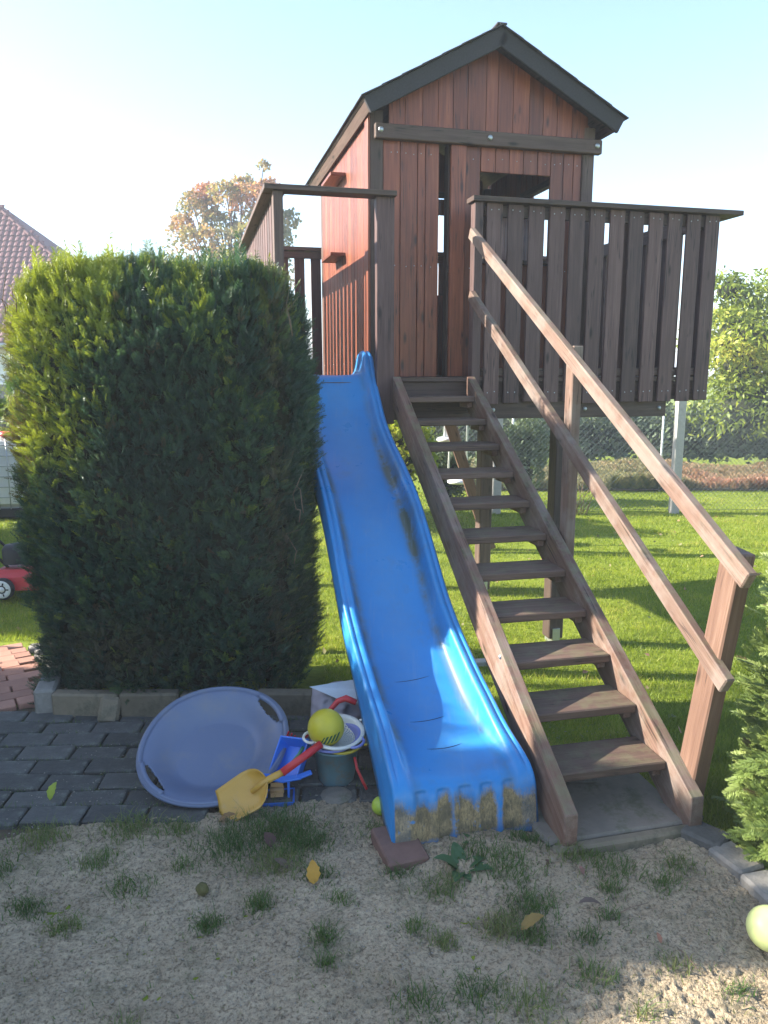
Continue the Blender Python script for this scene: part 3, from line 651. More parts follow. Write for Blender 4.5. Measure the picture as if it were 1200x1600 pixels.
# ------------------------------------------------------------------ lawn grass (blades)
def blades(n, xr, yr, pw, mask, hmin, hmax, wid, mat, zf, tintb=.45, lean=.45, seedn=3, dens_pow=1.4):
    out = []
    x = rng.uniform(*xr, n); u = rng.random(n); a = 1 - dens_pow
    y = (u * (yr[1] ** a - yr[0] ** a) + yr[0] ** a) ** (1 / a)
    k = mask(x, y); x = x[k]; y = y[k]; n = len(x)
    z = zf(x, y); h = rng.uniform(hmin, hmax, n) * (0.45 + 1.0 * vnoise(x * 6, y * 6, seedn)); w_ = wid * rng.uniform(.6, 1.4, n) * (0.6 + 0.13 * y)
    an = rng.random(n) * 2 * np.pi; dx, dy = np.cos(an), np.sin(an); ln = rng.normal(0, lean, (n, 2)) * h[:, None]
    b = np.stack([x, y, z], 1)
    v0 = b + np.stack([dx * w_, dy * w_, 0 * x], 1); v1 = b - np.stack([dx * w_, dy * w_, 0 * x], 1)
    v2 = b + np.stack([ln[:, 0], ln[:, 1], h], 1)
    V = np.stack([v0, v1, v2], 1).reshape(-1, 3); F = np.arange(3 * n).reshape(-1, 3)
    t = np.clip(tintb + .55 * (vnoise(x * .9, y * 2.2, 5) - .5) + .55 * (vnoise(x * 5, y * 5, 6) - .5) + rng.normal(0, .17, n) + (rng.random(n) < .05) * .5, 0, 1)
    return fast_mesh(V, F, mat, {'tint': np.repeat(t, 3)})
def lawn_mask(x, y):
    hed = (x > -1.9) & (x < -.35) & (y < 4.55) & (y > 3.3)
    left = (x < -1.9) & (y > 4.4 + .0 * x)
    pathm = (x < -1.72 - (y - 3.9) * .55)
    k = np.where(x < -.3, (y > 3.75) & ~hed & ~(pathm & (y < 5.45)), (y > 2.62 + .35 * sstep(-x / .3 + 1) * 0) & ((x < -.05) | (y > 3.05) | (x > 1.15)))
    k = k & ~((x > -.3) & (x < .5) & (y < 3.55)) & ~((x > .5) & (x < 1.2) & (y < 3.0)) & ~((x > 1.0) & (y < 2.75) & (x < 1.33 + 0 * y)) & (np.abs(y - 5.07 - .12 * (x - .5)) > .05 * (x < 1.4))
    return k & (y < 12.9) & (np.abs(x) < .62 * y + .4)
gzs = lambda x, y: gz(x, y) - .02
tag(put('lawn_grass', blades(620000, (-7.5, 8), (2.62, 12.9), 1, lawn_mask, .018, .045, .0021, M_GRASS, gzs, .5)), 'short bright green lawn grass around the playhouse', 'grass', kind='stuff')
# longer shaded grass along the kerb at the right
mk = lambda x, y: (y > 2.66 - (x - 1.15) * .9) & (x > 1.16 + .2 * (2.6 - y) * 0) & (rng.random(len(x)) < .8) & ((x - 1.17) * 1.0 > (2.62 - y) * .55)
tag(put('long_grass', blades(22000, (1.14, 2.2), (2.0, 4.0), 1, mk, .04, .10, .002, M_GRASS, gzs, .35, .5)), 'longer uncut grass beside the kerb stones', 'grass', kind='stuff')

n = 420; lx = rng.uniform(-4, 6, n); ly = rng.uniform(3.2, 10.8, n); k = lawn_mask(lx, ly); lx, ly = lx[k], ly[k]; n = len(lx)
VV, FF, at = scatter(LEAF, np.stack([lx, ly, gz(lx, ly) + .012], 1), rand_unit(n) + np.array([0, 0, .1]), np.array([0, 0, 1.]) + rand_unit(n) * .5, rng.uniform(.02, .05, n), rng.random(n), np.zeros(n))
tag(put('lawn_litter', fast_mesh(VV, FF, M_DRY, at)), 'small dry leaves and clover scattered over the lawn', 'leaves', kind='stuff')
# tufts in the sand
tufts = [(-.42, 2.62, .20, 700), (-.30, 2.55, .14, 450), (-.55, 2.5, .16, 420), (-.37, 2.42, .12, 300), (-.95, 2.62, .13, 320), (-.78, 2.62, .09, 160), (-1.25, 2.55, .12, 240), (-1.0, 2.42, .08, 160), (-.85, 2.3, .09, 130),
         (-1.35, 2.35, .12, 200), (-1.15, 2.2, .07, 160), (-1.0, 2.12, .06, 130), (-.55, 2.13, .055, 150), (-.40, 2.22, .06, 150), (-.14, 2.22, .05, 60), (-.22, 2.35, .06, 120), (-.18, 2.05, .05, 130), (-.17, 1.95, .04, 60),
         (.20, 2.28, .09, 170), (.42, 2.35, .11, 260), (.48, 2.20, .10, 260), (.36, 2.12, .08, 240), (.46, 2.09, .06, 150), (.18, 2.05, .05, 110), (.10, 2.10, .05, 80), (.62, 2.07, .06, 90), (.75, 2.28, .06, 80),
         (.80, 2.40, .12, 220), (.68, 2.47, .10, 260), (.95, 2.32, .07, 100), (1.02, 2.42, .08, 110), (.60, 1.92, .07, 120), (.25, 1.86, .10, 170), (.40, 1.82, .12, 190), (.10, 1.80, .08, 120), (.70, 1.78, .05, 50), (.98, 1.86, .06, 60),
         (.52, 2.52, .07, 120), (.30, 2.42, .07, 100), (-.7, 1.75, .06, 50), (-1.5, 2.2, .08, 90), (.05, 2.36, .06, 70), (-.05, 2.62, .08, 70), (-.7, 2.40, .05, 60), (-1.45, 2.05, .08, 100), (.35, 2.46, .16, 60), (-.15, 1.62, .05, 40), (.50, 1.68, .07, 70), (.85, 1.95, .06, 60), (.72, 2.16, .05, 60)]
px, py, hh, tn = [], [], [], []
for (x, y, r, n) in tufts:
    n = int(n * 1.25); c = rng.normal(size=(n, 2)) * r * .5; px += list(x + c[:, 0]); py += list(y + c[:, 1] * .8); hh += list(rng.uniform(.015, .05, n) * (1 + r * 2.5) * np.exp(-(c ** 2).sum(1) / (r * r) * .4)); tn += list(np.full(n, random.uniform(.2, .85)))
n = 2600; px += list(rng.uniform(-1.8, 1.15, n)); py += list(rng.uniform(1.5, 2.75, n)); hh += list(rng.uniform(.006, .02, n)); tn += list(rng.uniform(.2, 1, n))
px, py, hh, tn = map(np.array, (px, py, hh, tn)); k = in_sand(px, py); px, py, hh, tn = px[k], py[k], hh[k], tn[k]; n = len(px)
zz = sand_h(px, py) - .003; an = rng.random(n) * 6.283; w_ = .0014 * rng.uniform(.7, 1.4, n)
b = np.stack([px, py, zz], 1); d_ = np.stack([np.cos(an) * w_, np.sin(an) * w_, 0 * an], 1); ln = rng.normal(0, .55, (n, 2)) * hh[:, None]
m1 = b + np.stack([ln[:, 0] * .35, ln[:, 1] * .35, hh * .6], 1); tp = b + np.stack([ln[:, 0] * 1.2, ln[:, 1] * 1.2, hh * .95], 1)
V = np.stack([b + d_, b - d_, m1 - d_ * .7, m1 + d_ * .7, tp], 1).reshape(-1, 3)
i0 = np.arange(n)[:, None] * 5
F = np.concatenate([i0 + np.array([[0, 1, 2]]), i0 + np.array([[0, 2, 3]]), i0 + np.array([[3, 2, 4]])])
tag(put('sand_grass', fast_mesh(V, F, M_SGRASS, {'tint': np.repeat(np.clip(tn + rng.normal(0, .12, n), 0, 1), 5)})), 'thin green grass tufts growing through the sand', 'grass', kind='stuff')
n = 5200; jx = rng.uniform(-2.3, .1, n); jr = rng.integers(0, 9, n); jy = 2.66 + jr * .125 + rng.normal(0, .007, n) + (jx + 1) * .03
k = (vnoise(jx * 4, jy * 4, 41) > .5) & ~in_sand(jx, jy) & (jy < 3.64); jx, jy = jx[k], jy[k]; n = len(jx); hj = rng.uniform(.008, .028, n); an = rng.random(n) * 6.283
b = np.stack([jx, jy, np.full(n, .002)], 1); d_ = np.stack([np.cos(an) * .0016, np.sin(an) * .0016, 0 * an], 1); ln = rng.normal(0, .6, (n, 2)) * hj[:, None]
V = np.stack([b + d_, b - d_, b + np.stack([ln[:, 0], ln[:, 1], hj], 1)], 1).reshape(-1, 3)
tag(put('joint_moss', fast_mesh(V, np.arange(3 * n).reshape(-1, 3), M_SGRASS, {'tint': np.repeat(rng.random(n) * .8, 3)})), 'moss and fine grass in the joints of the grey pavers', 'moss', kind='stuff')
# small pebbles / crumbs on sand and pavers
n = 5200; px = rng.uniform(-2.0, 1.2, n); py = rng.uniform(1.2, 3.5, n); r_ = rng.uniform(.0012, .0045, n)
oc = np.array([(1, 0, 0), (0, 1, 0), (-1, 0, 0), (0, -1, 0), (0, 0, .7), (0, 0, -.7)], float); of = np.array([(0, 1, 4), (1, 2, 4), (2, 3, 4), (3, 0, 4)])
zz = np.where(in_sand(px, py), sand_h(px, py) + .001, .012); V = oc[None] * r_[:, None, None] * rng.uniform(.6, 1.3, (n, 6, 1)) + np.stack([px, py, zz], 1)[:, None]
F = (of[None] + (np.arange(n) * 6)[:, None, None]).reshape(-1, 3)
tag(put('gravel_crumbs', fast_mesh(V.reshape(-1, 3), F, simple('crumbs', (0.28, 0.25, 0.20), .9, .2, 60, .5, 0, 0))), 'loose small crumbs of gravel scattered over sand and pavers', 'gravel', kind='stuff')

# ------------------------------------------------------------------ paving: grey pavers, red bricks, cobbles, edging
pav = tag(put('paving', box_mesh(2.6, 1.15, .03, M_SOIL, 0), T3(-1.15, 3.12, -.025, R(-2))), kind='structure')
rows = 8; ph = .125
for r_ in range(rows):
    y0 = 2.66 + r_ * ph
    x = -2.35 + (r_ % 2) * .12 + random.uniform(-.02, .02)
    while x < .12:
        wd = .235
        top = np.interp(x + wd / 2, [-3.5, -1.6, -1.3, -0.95, -0.6, -0.3, 0.05, 0.6], [2.3, 2.45, 2.66, 2.73, 2.80, 2.86, 2.90, 2.62])
        if y0 + .04 > top - .10 and y0 < 3.62:
            put('paver', box_mesh(wd - .01, ph - .010, .06, M_PAVER, .006), T3(x + wd / 2, y0 + ph / 2 + (x + 1) * .03, -.018 + random.uniform(-.008, .008), R(2 + random.uniform(-2.2, 2.2)), random.uniform(-.035, .035), random.uniform(-.03, .03)), pav)
        x += wd
bp = tag(put('brick_path', box_mesh(.7, 1.2, .02, M_SOIL, 0), T3(-2.45, 4.35, -.16, R(32), -.12)), kind='structure')
ca, sa = math.cos(R(32)), math.sin(R(32))
for i in range(15):
    for j in range(6):
        lx = -.02 - j * .205 - (i % 2) * .1; ly = i * .105
        x = -1.80 + lx * ca - ly * sa; y = 3.80 + lx * sa + ly * ca
        if -3.1 < x and 3.66 < y < 5.5 and x > -.62 * y - .2: put('brick', box_mesh(.195, .096, .06, M_BRICK, .005), T3(x, y, gzf(x, y) - .012 + random.uniform(-.003, .003), R(32 + random.uniform(-1, 1)), random.uniform(-.01, .01)), bp)
for i in range(17):
    for j in range(2):
        lx = .16 + j * .085 + random.uniform(-.01, .01); ly = i * .092 + random.uniform(-.01, .01)
        x = -1.80 + lx * ca - ly * sa; y = 3.80 + lx * sa + ly * ca
        bm = bmesh.new(); bmesh.ops.create_icosphere(bm, subdivisions=2, radius=1)
        for v_ in bm.verts:
            c_ = v_.co; m_ = max(abs(c_.x), abs(c_.y), abs(c_.z)); v_.co = c_ / m_ * .55 + c_ * .45
            v_.co *= 1 + random.uniform(-.07, .07)
        bmesh.ops.scale(bm, vec=(.045, .048, .035), verts=bm.verts)
        put('cobble', bmf(bm, M_COBBLE, False), T3(x, y, gzf(x, y) - .008, random.random() * 3), bp)
# edging stones at the foot of the hedge
ed = thing('stone_edging', 'row of stained low edging stones along the foot of the hedge', 'edging', (-1.2, 3.62, 0))
x = -1.66
for wd in (.34, .30, .38, .36, .34):
    put('edging_stone', box_mesh(wd - .008, .07, .15, M_EDGE, .010), T3(x + wd / 2, 3.62 + random.uniform(-.006, .006), .045 + random.uniform(-.008, .008), random.uniform(-.02, .02), random.uniform(-.06, .03)), ed); x += wd
put('corner_stone', box_mesh(.10, .24, .17, M_COBBLE, .012), T3(-1.72, 3.72, .06, .2, .06), ed)
tag(put('broken_stone', box_mesh(.10, .05, .13, M_EDGE, .018), T3(-1.36, 3.565, .05, .3, -.35, .2)), 'broken stone wedge leaning against the edging under the hedge', 'stone')
tag(put('concrete_strip', box_mesh(1.45, .07, .05, M_CONC, .006), T3(.58, 5.08, -.31, R(7))), 'pale concrete strip lying in the lawn behind the stairs', 'concrete strip')
# kerb stones at the right edge of the sand
kb = thing('kerb', 'short curved row of grey kerb stones between sand and lawn', 'kerb', (1.2, 2.5, 0))
for (x, y, rz) in [(1.135, 2.70, -40), (1.185, 2.565, -46), (1.235, 2.43, -68), (1.275, 2.275, -76), (1.31, 2.115, -78), (1.35, 1.95, -78)]:
    put('kerb_stone', box_mesh(.155, .115, .14, M_COBBLE if rz < -60 else M_PAVER, .010), T3(x, y, -.035 + random.uniform(-.004, .004), R(rz), random.uniform(-.03, .03)), kb)
# slab under the stairs
sb = thing('stone_step', 'flat mossy stone slab under the foot of the stairs', 'step', P(1.44, 2.42, 0))
put('slab', box_mesh(.60, .42, .05, M_SLAB, .010), T3(*P(1.47, 2.49, .012), R(14), .01), sb)
put('front_edging', box_mesh(.58, .045, .07, M_EDGE, .010), T3(*P(1.47, 2.255, -.004), R(14)), sb)
put('loose_paver', box_mesh(.13, .09, .045, M_PAVER, .008), T3(*P(1.50, 2.66, .03), R(2)), sb)
tag(put('brown_block', box_mesh(.15, .22, .06, M_STONE2, .006), T3(.055, 2.50, .008, R(18), .03)), 'reddish brown stone block under the left corner of the slide', 'stone block')

# ------------------------------------------------------------------ PLAYHOUSE
ph_ = thing('playhouse', 'reddish wooden playhouse with gabled roof raised on a railed platform', 'playhouse', P(2.05, 6.1, -.3), R(14))
T0 = 4.93; ZD = 1.66
def pb(name, parent, mat, s0, t0, z0, s1, t1, z1, wdir, width, thick, **k): return board(name, parent, mat, P(s0, t0, z0), P(s1, t1, z1), wdir, width, thick, **k)
plat = pb('platform_beam', ph_, M_DARK, .50, T0 + .045, 1.505, 3.34, T0 + .045, 1.505, ZU, .25, .05)
pb('rim_board', plat, M_DARK, 3.345, T0 + .045, 1.565, 3.575, T0 + .045, 1.565, ZU, .13, .045)
pb('side_beam', plat, M_DARK, 3.32, T0 + .08, 1.50, 3.32, 7.35, 1.50, ZU, .22, .05)
pb('side_beam', plat, M_DARK, .56, T0 + .08, 1.50, .56, 7.35, 1.50, ZU, .22, .05)
pb('rear_beam', plat, M_DARK, .50, 7.36, 1.505, 3.6, 7.36, 1.505, ZU, .25, .05)
for s_ in (1.1, 1.65, 2.2, 2.85): pb('joist', plat, M_DARK, s_, T0 + .08, 1.545, s_, 7.33, 1.545, ZU, .14, .045)
t_ = T0 - .005; nb = 20
dk = None
for i in range(nb):
    t_c = T0 + .055 + i * .122
    s0 = .53 if t_c > 5.22 else 1.19
    o = pb('deck_board', ph_, M_DARK, s0, t_c, ZD - .014, 3.57, t_c, ZD - .014, PB, .116, .028)
# posts with steel feet
for (s_, t_, zt) in [(2.575, 5.07, 1.62), (2.53, 6.42, 1.62), (.64, 5.07, 1.62), (.66, 7.2, 1.62)]:
    pt = pb('support_post', ph_, M_DARK if s_ > 1 else M_NEWEL, s_, t_, -.27, s_, t_, 1.38 if t_ > 6.5 else zt - .24, PA, .115, .115, bev=.006)
    put('post_bracket', box_mesh(.06, .13, .16, M_GALV, .002), T3(*P(s_ + .0, t_, -.27), R(14)), pt)
def bolt(s, t, z, parent, r=.014):
    M = T3(*P(s, t, z), R(14), R(90)); put('bolt', lathe([(0, .012), (r * .7, .012), (r, .006), (r, -.01)], 10, M_GALV), M, parent)
bolt(2.69, T0 + .016, 1.44, plat); bolt(3.28, T0 + .016, 1.44, plat); bolt(2.0, T0 + .016, 1.44, plat)
# railings: each cap board carries its slats
ZC = 2.785
fr_cap = pb('railing_cap', ph_, M_DARK, 1.80, T0 - .0, ZC, 3.80, T0 - .0, ZC, PB, .13, .032)
for i in range(12):
    s_ = 1.965 + i * .1475
    pb('slat', fr_cap, M_SLAT, s_, T0 - .012, 1.488 + random.uniform(-.008, .008), s_, T0 - .012, ZC - .018, PA, .110, .020, jit=.0025)
pb('lower_rail', fr_cap, M_DARK, 1.90, T0 + .018, ZD + .035, 3.58, T0 + .018, ZD + .035, ZU, .05, .03)
pb('upper_rail', fr_cap, M_DARK, 1.90, T0 + .018, ZC - .06, 3.58, T0 + .018, ZC - .06, ZU, .07, .035)
pb('railing_post', ph_, M_SLAT, 1.850, T0 - .0, 1.44, 1.850, T0 - .0, ZC - .018, PA, .058, .075)
pb('railing_post', ph_, M_SLAT, 2.965, T0 + .085, 1.50, 2.965, T0 + .085, ZC - .018, PA, .085, .085)
pb('railing_post', ph_, M_SLAT, 1.232, T0 - .0, 1.36, 1.232, T0 - .0, ZC - .018, PA, .115, .06)
pb('railing_post', ph_, M_DARK, .562, T0 - .0, 1.40, .562, T0 - .0, ZC - .018, PA, .06, .08)
l_cap = pb('railing_cap', ph_, M_DARK, .475, T0 - .0, ZC, 1.300, T0 - .0, ZC, PB, .13, .032)
ls_cap = pb('railing_cap', ph_, M_DARK, .545, T0 + .068, ZC, .545, 7.42, ZC, PA, .14, .032)
for i in range(15):
    t_ = T0 + .12 + i * .155
    pb('slat', ls_cap, M_SLAT, .555, t_, 1.45, .555, t_, ZC - .018, PB, .105, .020, jit=.0025)
pb('upper_rail', ls_cap, M_DARK, .585, T0 + .05, ZC - .06, .585, 7.35, ZC - .06, ZU, .07, .03)
pb('lower_rail', ls_cap, M_DARK, .585, T0 + .05, ZD + .04, .585, 7.35, ZD + .04, ZU, .06, .03)
pb('railing_post', ph_, M_DARK, .63, 5.75, 1.50, .63, 5.75, ZC - .018, PA, .075, .075)
rs_cap = pb('railing_cap', ph_, M_DARK, 3.70, T0 + .068, ZC, 3.70, 7.42, ZC, PA, .20, .032)
for i in range(15):
    t_ = T0 + .10 + i * .155
    pb('slat', rs_cap, M_SLAT, 3.612, t_, 1.488, 3.612, t_, ZC - .018, PB, .105, .020, jit=.0025)
pb('upper_rail', rs_cap, M_DARK, 3.58, T0 + .08, ZC - .06, 3.58, 7.35, ZC - .06, ZU, .07, .03)
pb('lower_rail', rs_cap, M_DARK, 3.58, T0 + .08, ZD + .04, 3.58, 7.35, ZD + .04, ZU, .06, .03)
rr_cap = pb('railing_cap', ph_, M_DARK, .62, 7.37, ZC + .02, 3.59, 7.37, ZC + .02, PB, .11, .032)
for i in range(19):
    s_ = .72 + i * .155
    pb('slat', rr_cap, M_SLAT, s_, 7.37, 1.45, s_, 7.37, ZC, PA, .095, .020, jit=.0025)
pb('upper_rail', rr_cap, M_DARK, .64, 7.345, ZC - .035, 3.58, 7.345, ZC - .035, ZU, .06, .02)
# ---- hut
HS0, HS1, HT0, HT1 = 1.203, 2.812, 5.20, 7.17
PK = 2.040; PZ = 3.885; SLOPE = .532
def roofz(s): return PZ - SLOPE * abs(s - PK)
hw_ = pb('wall_frame', ph_, M_DARK, HS0 + .044, HT0 + .044, ZD, HS0 + .044, HT0 + .044, 3.36, PA, .088, .088, bev=.005)
pb('corner_post', hw_, M_DARK, HS1 - .044, HT0 + .044, ZD, HS1 - .044, HT0 + .044, 3.36, PA, .088, .088, bev=.005)
pb('corner_post', hw_, M_DARK, HS0 + .044, HT1 - .044, ZD, HS0 + .044, HT1 - .044, 3.36, PA, .088, .088, bev=.005)
pb('corner_post', hw_, M_DARK, HS1 - .044, HT1 - .044, ZD, HS1 - .044, HT1 - .044, 3.36, PA, .088, .088, bev=.005)
cb = pb('cross_beam', hw_, M_DARK, 1.225, HT0 - .018, 3.228, 2.85, HT0 - .018, 3.228, ZU, .092, .05, bev=.006)
cb.name = 'cross_beam'
for s_ in (1.265, 2.015, 2.805): 
    M = T3(*P(s_, HT0 - .046, 3.232), R(14), R(90)); put('bolt', lathe([(0, .010), (.012, .010), (.018, .004), (.018, -.004)], 12, M_GALV), M, ph_)
# front boards
fw = pb('front_wall', ph_, M_DARK, HS0 + .09, HT0 + .06, 2.2, 1.68, HT0 + .06, 2.2, ZU, .07, .035)
def vboard(parent, s0, s1, z0, z1, t=HT0 + .022, th=.022, mat=M_RED):
    return pb('board', parent, mat, (s0 + s1) / 2, t + random.uniform(-.002, .002), z0, (s0 + s1) / 2, t, z1, PA, (s1 - s0) - .004, th, bev=.0025)
ed_ = [1.292, 1.41, 1.53, 1.585, 1.68]
for a_, b_ in zip(ed_[:-1], ed_[1:]): vboard(fw, a_, b_, ZD + .004, 3.20)
vboard(fw, 1.756, 1.865, ZD + .004, 3.185, HT0 + .004, .03); vboard(fw, 1.865, 1.972, ZD + .004, 3.20)
ed_ = [1.974, 2.08, 2.18, 2.285, 2.39, 2.488]
for a_, b_ in zip(ed_[:-1], ed_[1:]): vboard(fw, a_, b_, 3.03, 3.20); vboard(fw, a_, b_, ZD + .004, 2.43)
ed_ = [2.488, 2.585, 2.66, 2.722]
for a_, b_ in zip(ed_[:-1], ed_[1:]): vboard(fw, a_, b_, ZD + .004, 3.20)
pb('window_sill', fw, M_DARK, 1.95, HT0 + .01, 2.445, 2.51, HT0 + .01, 2.445, PB, .09, .025)
pb('wall_rail', fw, M_DARK, 1.76, HT0 + .06, 2.40, 2.72, HT0 + .06, 2.40, ZU, .06, .03)
pb('wall_rail', fw, M_DARK, 1.30, HT0 + .06, 3.10, 1.68, HT0 + .06, 3.10, ZU, .06, .03)
pb('door_post', fw, M_DARK, 1.775, HT0 + .09, ZD, 1.775, HT0 + .09, 3.2, PA, .04, .08)
# gable boards with slanted tops
gb = pb('gable', ph_, M_DARK, 1.34, HT0 + .05, 3.29, 2.74, HT0 + .05, 3.29, ZU, .05, .03)
def slanted(parent, s0, s1, z0, t=HT0 + .012, th=.022, mat=M_RED, zt=None, sdir='s'):
    g_ = .002; s0 += g_; s1 -= g_
    zf = zt or (lambda s: roofz(s) - .085)
    cs = [s0, s1] if not (s0 < PK < s1) else [s0, PK, s1]
    o = P(s0, t, z0); V = []; F = []
    bot = [(s, z0) for s in cs]; top = [(s, zf(s)) for s in cs][::-1]; poly = bot + top; n_ = len(poly)
    # local frame: X up (grain), Y along s, Z across
    for dt in (-th / 2, th / 2):
        for (s, z) in poly: V.append((z - z0, s - s0, dt))
    F.append(tuple(range(n_))); F.append(tuple(range(n_, 2 * n_))[::-1])
    for i in range(n_): F.append((i, n_ + i, n_ + (i + 1) % n_, (i + 1) % n_))
    bm = bmesh.new(); vs = [bm.verts.new(v_) for v_ in V]; [bm.faces.new([vs[i] for i in f_]) for f_ in F]
    bmesh.ops.recalc_face_normals(bm, faces=bm.faces); me = bmf(bm, mat)
    M = Matrix((ZU, PA, ZU.cross(PA))).transposed().to_4x4(); M.translation = o
    return put('board', me, M, parent)
ed_ = list(np.linspace(1.33, 2.752, 14) + np.r_[0, rng.uniform(-.015, .015, 12), 0])
for a_, b_ in zip(ed_[:-1], ed_[1:]): slanted(gb, a_, b_, 3.277)
gr = pb('gable', ph_, M_DARK, 1.34, HT1 - .05, 3.29, 2.74, HT1 - .05, 3.29, ZU, .05, .03)
ed_ = list(np.linspace(1.29, 2.73, 13))
for a_, b_ in zip(ed_[:-1], ed_[1:]): slanted(gr, a_, b_, 3.277, HT1 - .02)
# left wall boards (sunlit side)
lw = pb('side_wall', ph_, M_DARK, HS0 + .06, HT0 + .1, 2.35, HS0 + .06, HT1 - .1, 2.35, ZU, .07, .035)
ed_ = np.linspace(HT0 + .092, HT1, 18)
ed_[1:-1] += rng.uniform(-.012, .012, 16)
for a_, b_ in zip(ed_[:-1], ed_[1:]): pb('board', lw, M_RED, HS0 + .012 + random.uniform(-.0015, .0015), (a_ + b_) / 2, ZD + .004, HS0 + .012, (a_ + b_) / 2, 3.40, PB, b_ - a_ - .004, .022, bev=.0025)
pb('corner_trim', lw, M_RED, HS0 - .008, HT0 + .045, ZD + .004, HS0 - .008, HT0 + .045, 3.36, PB, .09, .018)
pb('wall_rail', lw, M_DARK, HS0 + .06, HT0 + .1, 3.32, HS0 + .06, HT1 - .1, 3.32, ZU, .07, .035)
for z_, t_ in ((3.155, 6.02), (2.585, 6.06)):
    l_ = pb('ledge', lw, M_RED, HS0 - .058, t_, z_, HS0 - .058, t_ + .42, z_, PA, .115, .026)
# right wall with window opening
rw = pb('side_wall', ph_, M_DARK, HS1 - .06, HT0 + .1, 2.35, HS1 - .06, HT1 - .1, 2.35, ZU, .07, .035)
ed_ = np.linspace(HT0 + .09, HT1 - .002, 18)
for a_, b_ in zip(ed_[:-1], ed_[1:]):
    m_ = (a_ + b_) / 2
    segs = [(ZD + .004, 3.40)] if not (5.5 < m_ < 6.22) else [(ZD + .004, 2.43), (3.11, 3.40)]
    for z0_, z1_ in segs: pb('board', rw, M_RED, HS1 - .012, m_, z0_, HS1 - .012, m_, z1_, PB, b_ - a_ - .004, .022, bev=.0025)
pb('window_lintel', rw, M_DARK, HS1 - .05, 5.45, 3.13, HS1 - .05, 6.3, 3.13, ZU, .05, .04)
# rear wall with opening
bw = pb('rear_wall', ph_, M_DARK, HS0 + .1, HT1 - .06, 2.35, 2.12, HT1 - .06, 2.35, ZU, .07, .035)
ed_ = np.linspace(HS0 + .09, HS1 - .09, 15)
for a_, b_ in zip(ed_[:-1], ed_[1:]):
    m_ = (a_ + b_) / 2
    segs = [(ZD + .004, 3.26)] if not (2.15 < m_ < 2.58) else [(ZD + .004, 2.40), (3.12, 3.26)]
    for z0_, z1_ in segs: vboard(bw, a_, b_, z0_, z1_, HT1 - .02)
# screw heads of boards and slats, joined
V = []; F = []
def screw(p, nrm_, r=.0045):
    n1 = nrm_.orthogonal().normalized(); n2 = nrm_.cross(n1); i = len(V)
    for q in range(6): V.append(p + n1 * r * math.cos(q * 1.047) + n2 * r * math.sin(q * 1.047))
    V.append(p + nrm_ * .002)
    for q in range(6): F.append((i + q, i + (q + 1) % 6, i + 6))
for i in range(12):
    s_ = 1.965 + i * .1475
    for z_ in (1.56, ZC - .06):
        for ds in (-.025, .025): screw(P(s_ + ds, T0 - .0235, z_ + random.uniform(-.006, .006)), -PB)
for s_ in [1.34, 1.38, 1.45, 1.50, 1.555, 1.62, 1.80, 1.83, 1.91, 2.03, 2.13, 2.23, 2.34, 2.44, 2.52, 2.56, 2.62, 2.69]:
    for z_ in (3.11, 2.40, 3.305): screw(P(s_ + random.uniform(-.01, .01), HT0 + .0095, z_ + random.uniform(-.008, .008)), -PB, .004)
for k in range(17):
    for z_ in (3.32, 2.35, 1.75): screw(P(HS0 - .0005, HT0 + .15 + k * .115, z_ + random.uniform(-.008, .008)), -PA, .004)
tag(put('screw_heads', mesh(V, F, M_GALV), None, ph_), kind='stuff')
# ---- roof
roof = None
nrm_l = Vector((0, 0, 1)); 
for side in (-1, 1):
    e_s = PK + side * .915; e_in = PK + side * .0
    up = (P(PK, 0, PZ) - P(e_s, 0, roofz(e_s))).normalized()
    nr = (PB.cross(up) * (1 if side > 0 else -1)); nr = nr if nr.z > 0 else -nr
    c0 = (P(PK, 5.085, PZ) + P(e_s, 5.085, roofz(e_s))) / 2 - nr * .022; c1 = (P(PK, 7.45, PZ) + P(e_s, 7.45, roofz(e_s))) / 2 - nr * .022
    Lr = (P(PK, 0, PZ) - P(e_s, 0, roofz(e_s))).length
    pn = board('roof_panel', ph_, M_DARK, c0, c1, up, Lr, .018, bev=.002)
    # barge board at the front and rear gables
    for tt in (5.07, 7.46):
        a0 = P(PK, tt, PZ) - nr * .062; a1 = P(e_s, tt, roofz(e_s)) - nr * .062
        if side > 0: a0 = a0 - (a1 - a0).normalized() * -.03
        board('barge_board', pn, M_FELT, a0, a1, nr, .105 , .026, bev=.004)
    e0 = P(e_s, 5.09, roofz(e_s)) - nr * .055 + up * .014; e1 = P(e_s, 7.44, roofz(e_s)) - nr * .055 + up * .014
    board('eave_board', pn, M_DARK, e0, e1, nr, .09, .022)
    # shingles: seven courses, each shingle its own piece
    for c_ in range(7):
        lo = P(e_s, 0, roofz(e_s)) + up * (c_ * .148 - .012); lo.x = lo.x; 
        for k in range(17):
            t_c = 5.018 + (k + .5) * .153 - (.076 if c_ % 2 else 0); hf = False
            if k == 0 and c_ % 2: t_c = 5.018 + .038; hf = True
            if t_c > 7.46: continue
            q = lo + PB * (t_c + .015) + up * .085 + nr * (-.0055 + .002 * random.random())
            x = PB; y = up; z = x.cross(y)
            if z.z < 0: z = -z; x = -x
            M = Matrix((x, y, z)).transposed().to_4x4(); M.translation = q
            M = M @ Matrix.Rotation(-.022 + random.uniform(-.006, .006), 4, 'X') @ Matrix.Rotation(random.uniform(-.01, .01), 4, 'Z')
            put('shingle', box_mesh(.074 if hf else .149, .180, .008, M_FELT, .002), M, pn)
put('ridge_cap', box_mesh(2.40, .07, .014, M_FELT, .006), Matrix.Translation(P(PK, 6.25, PZ + .004)) @ Matrix.Rotation(R(14 + 90), 4, 'Z'), ph_)

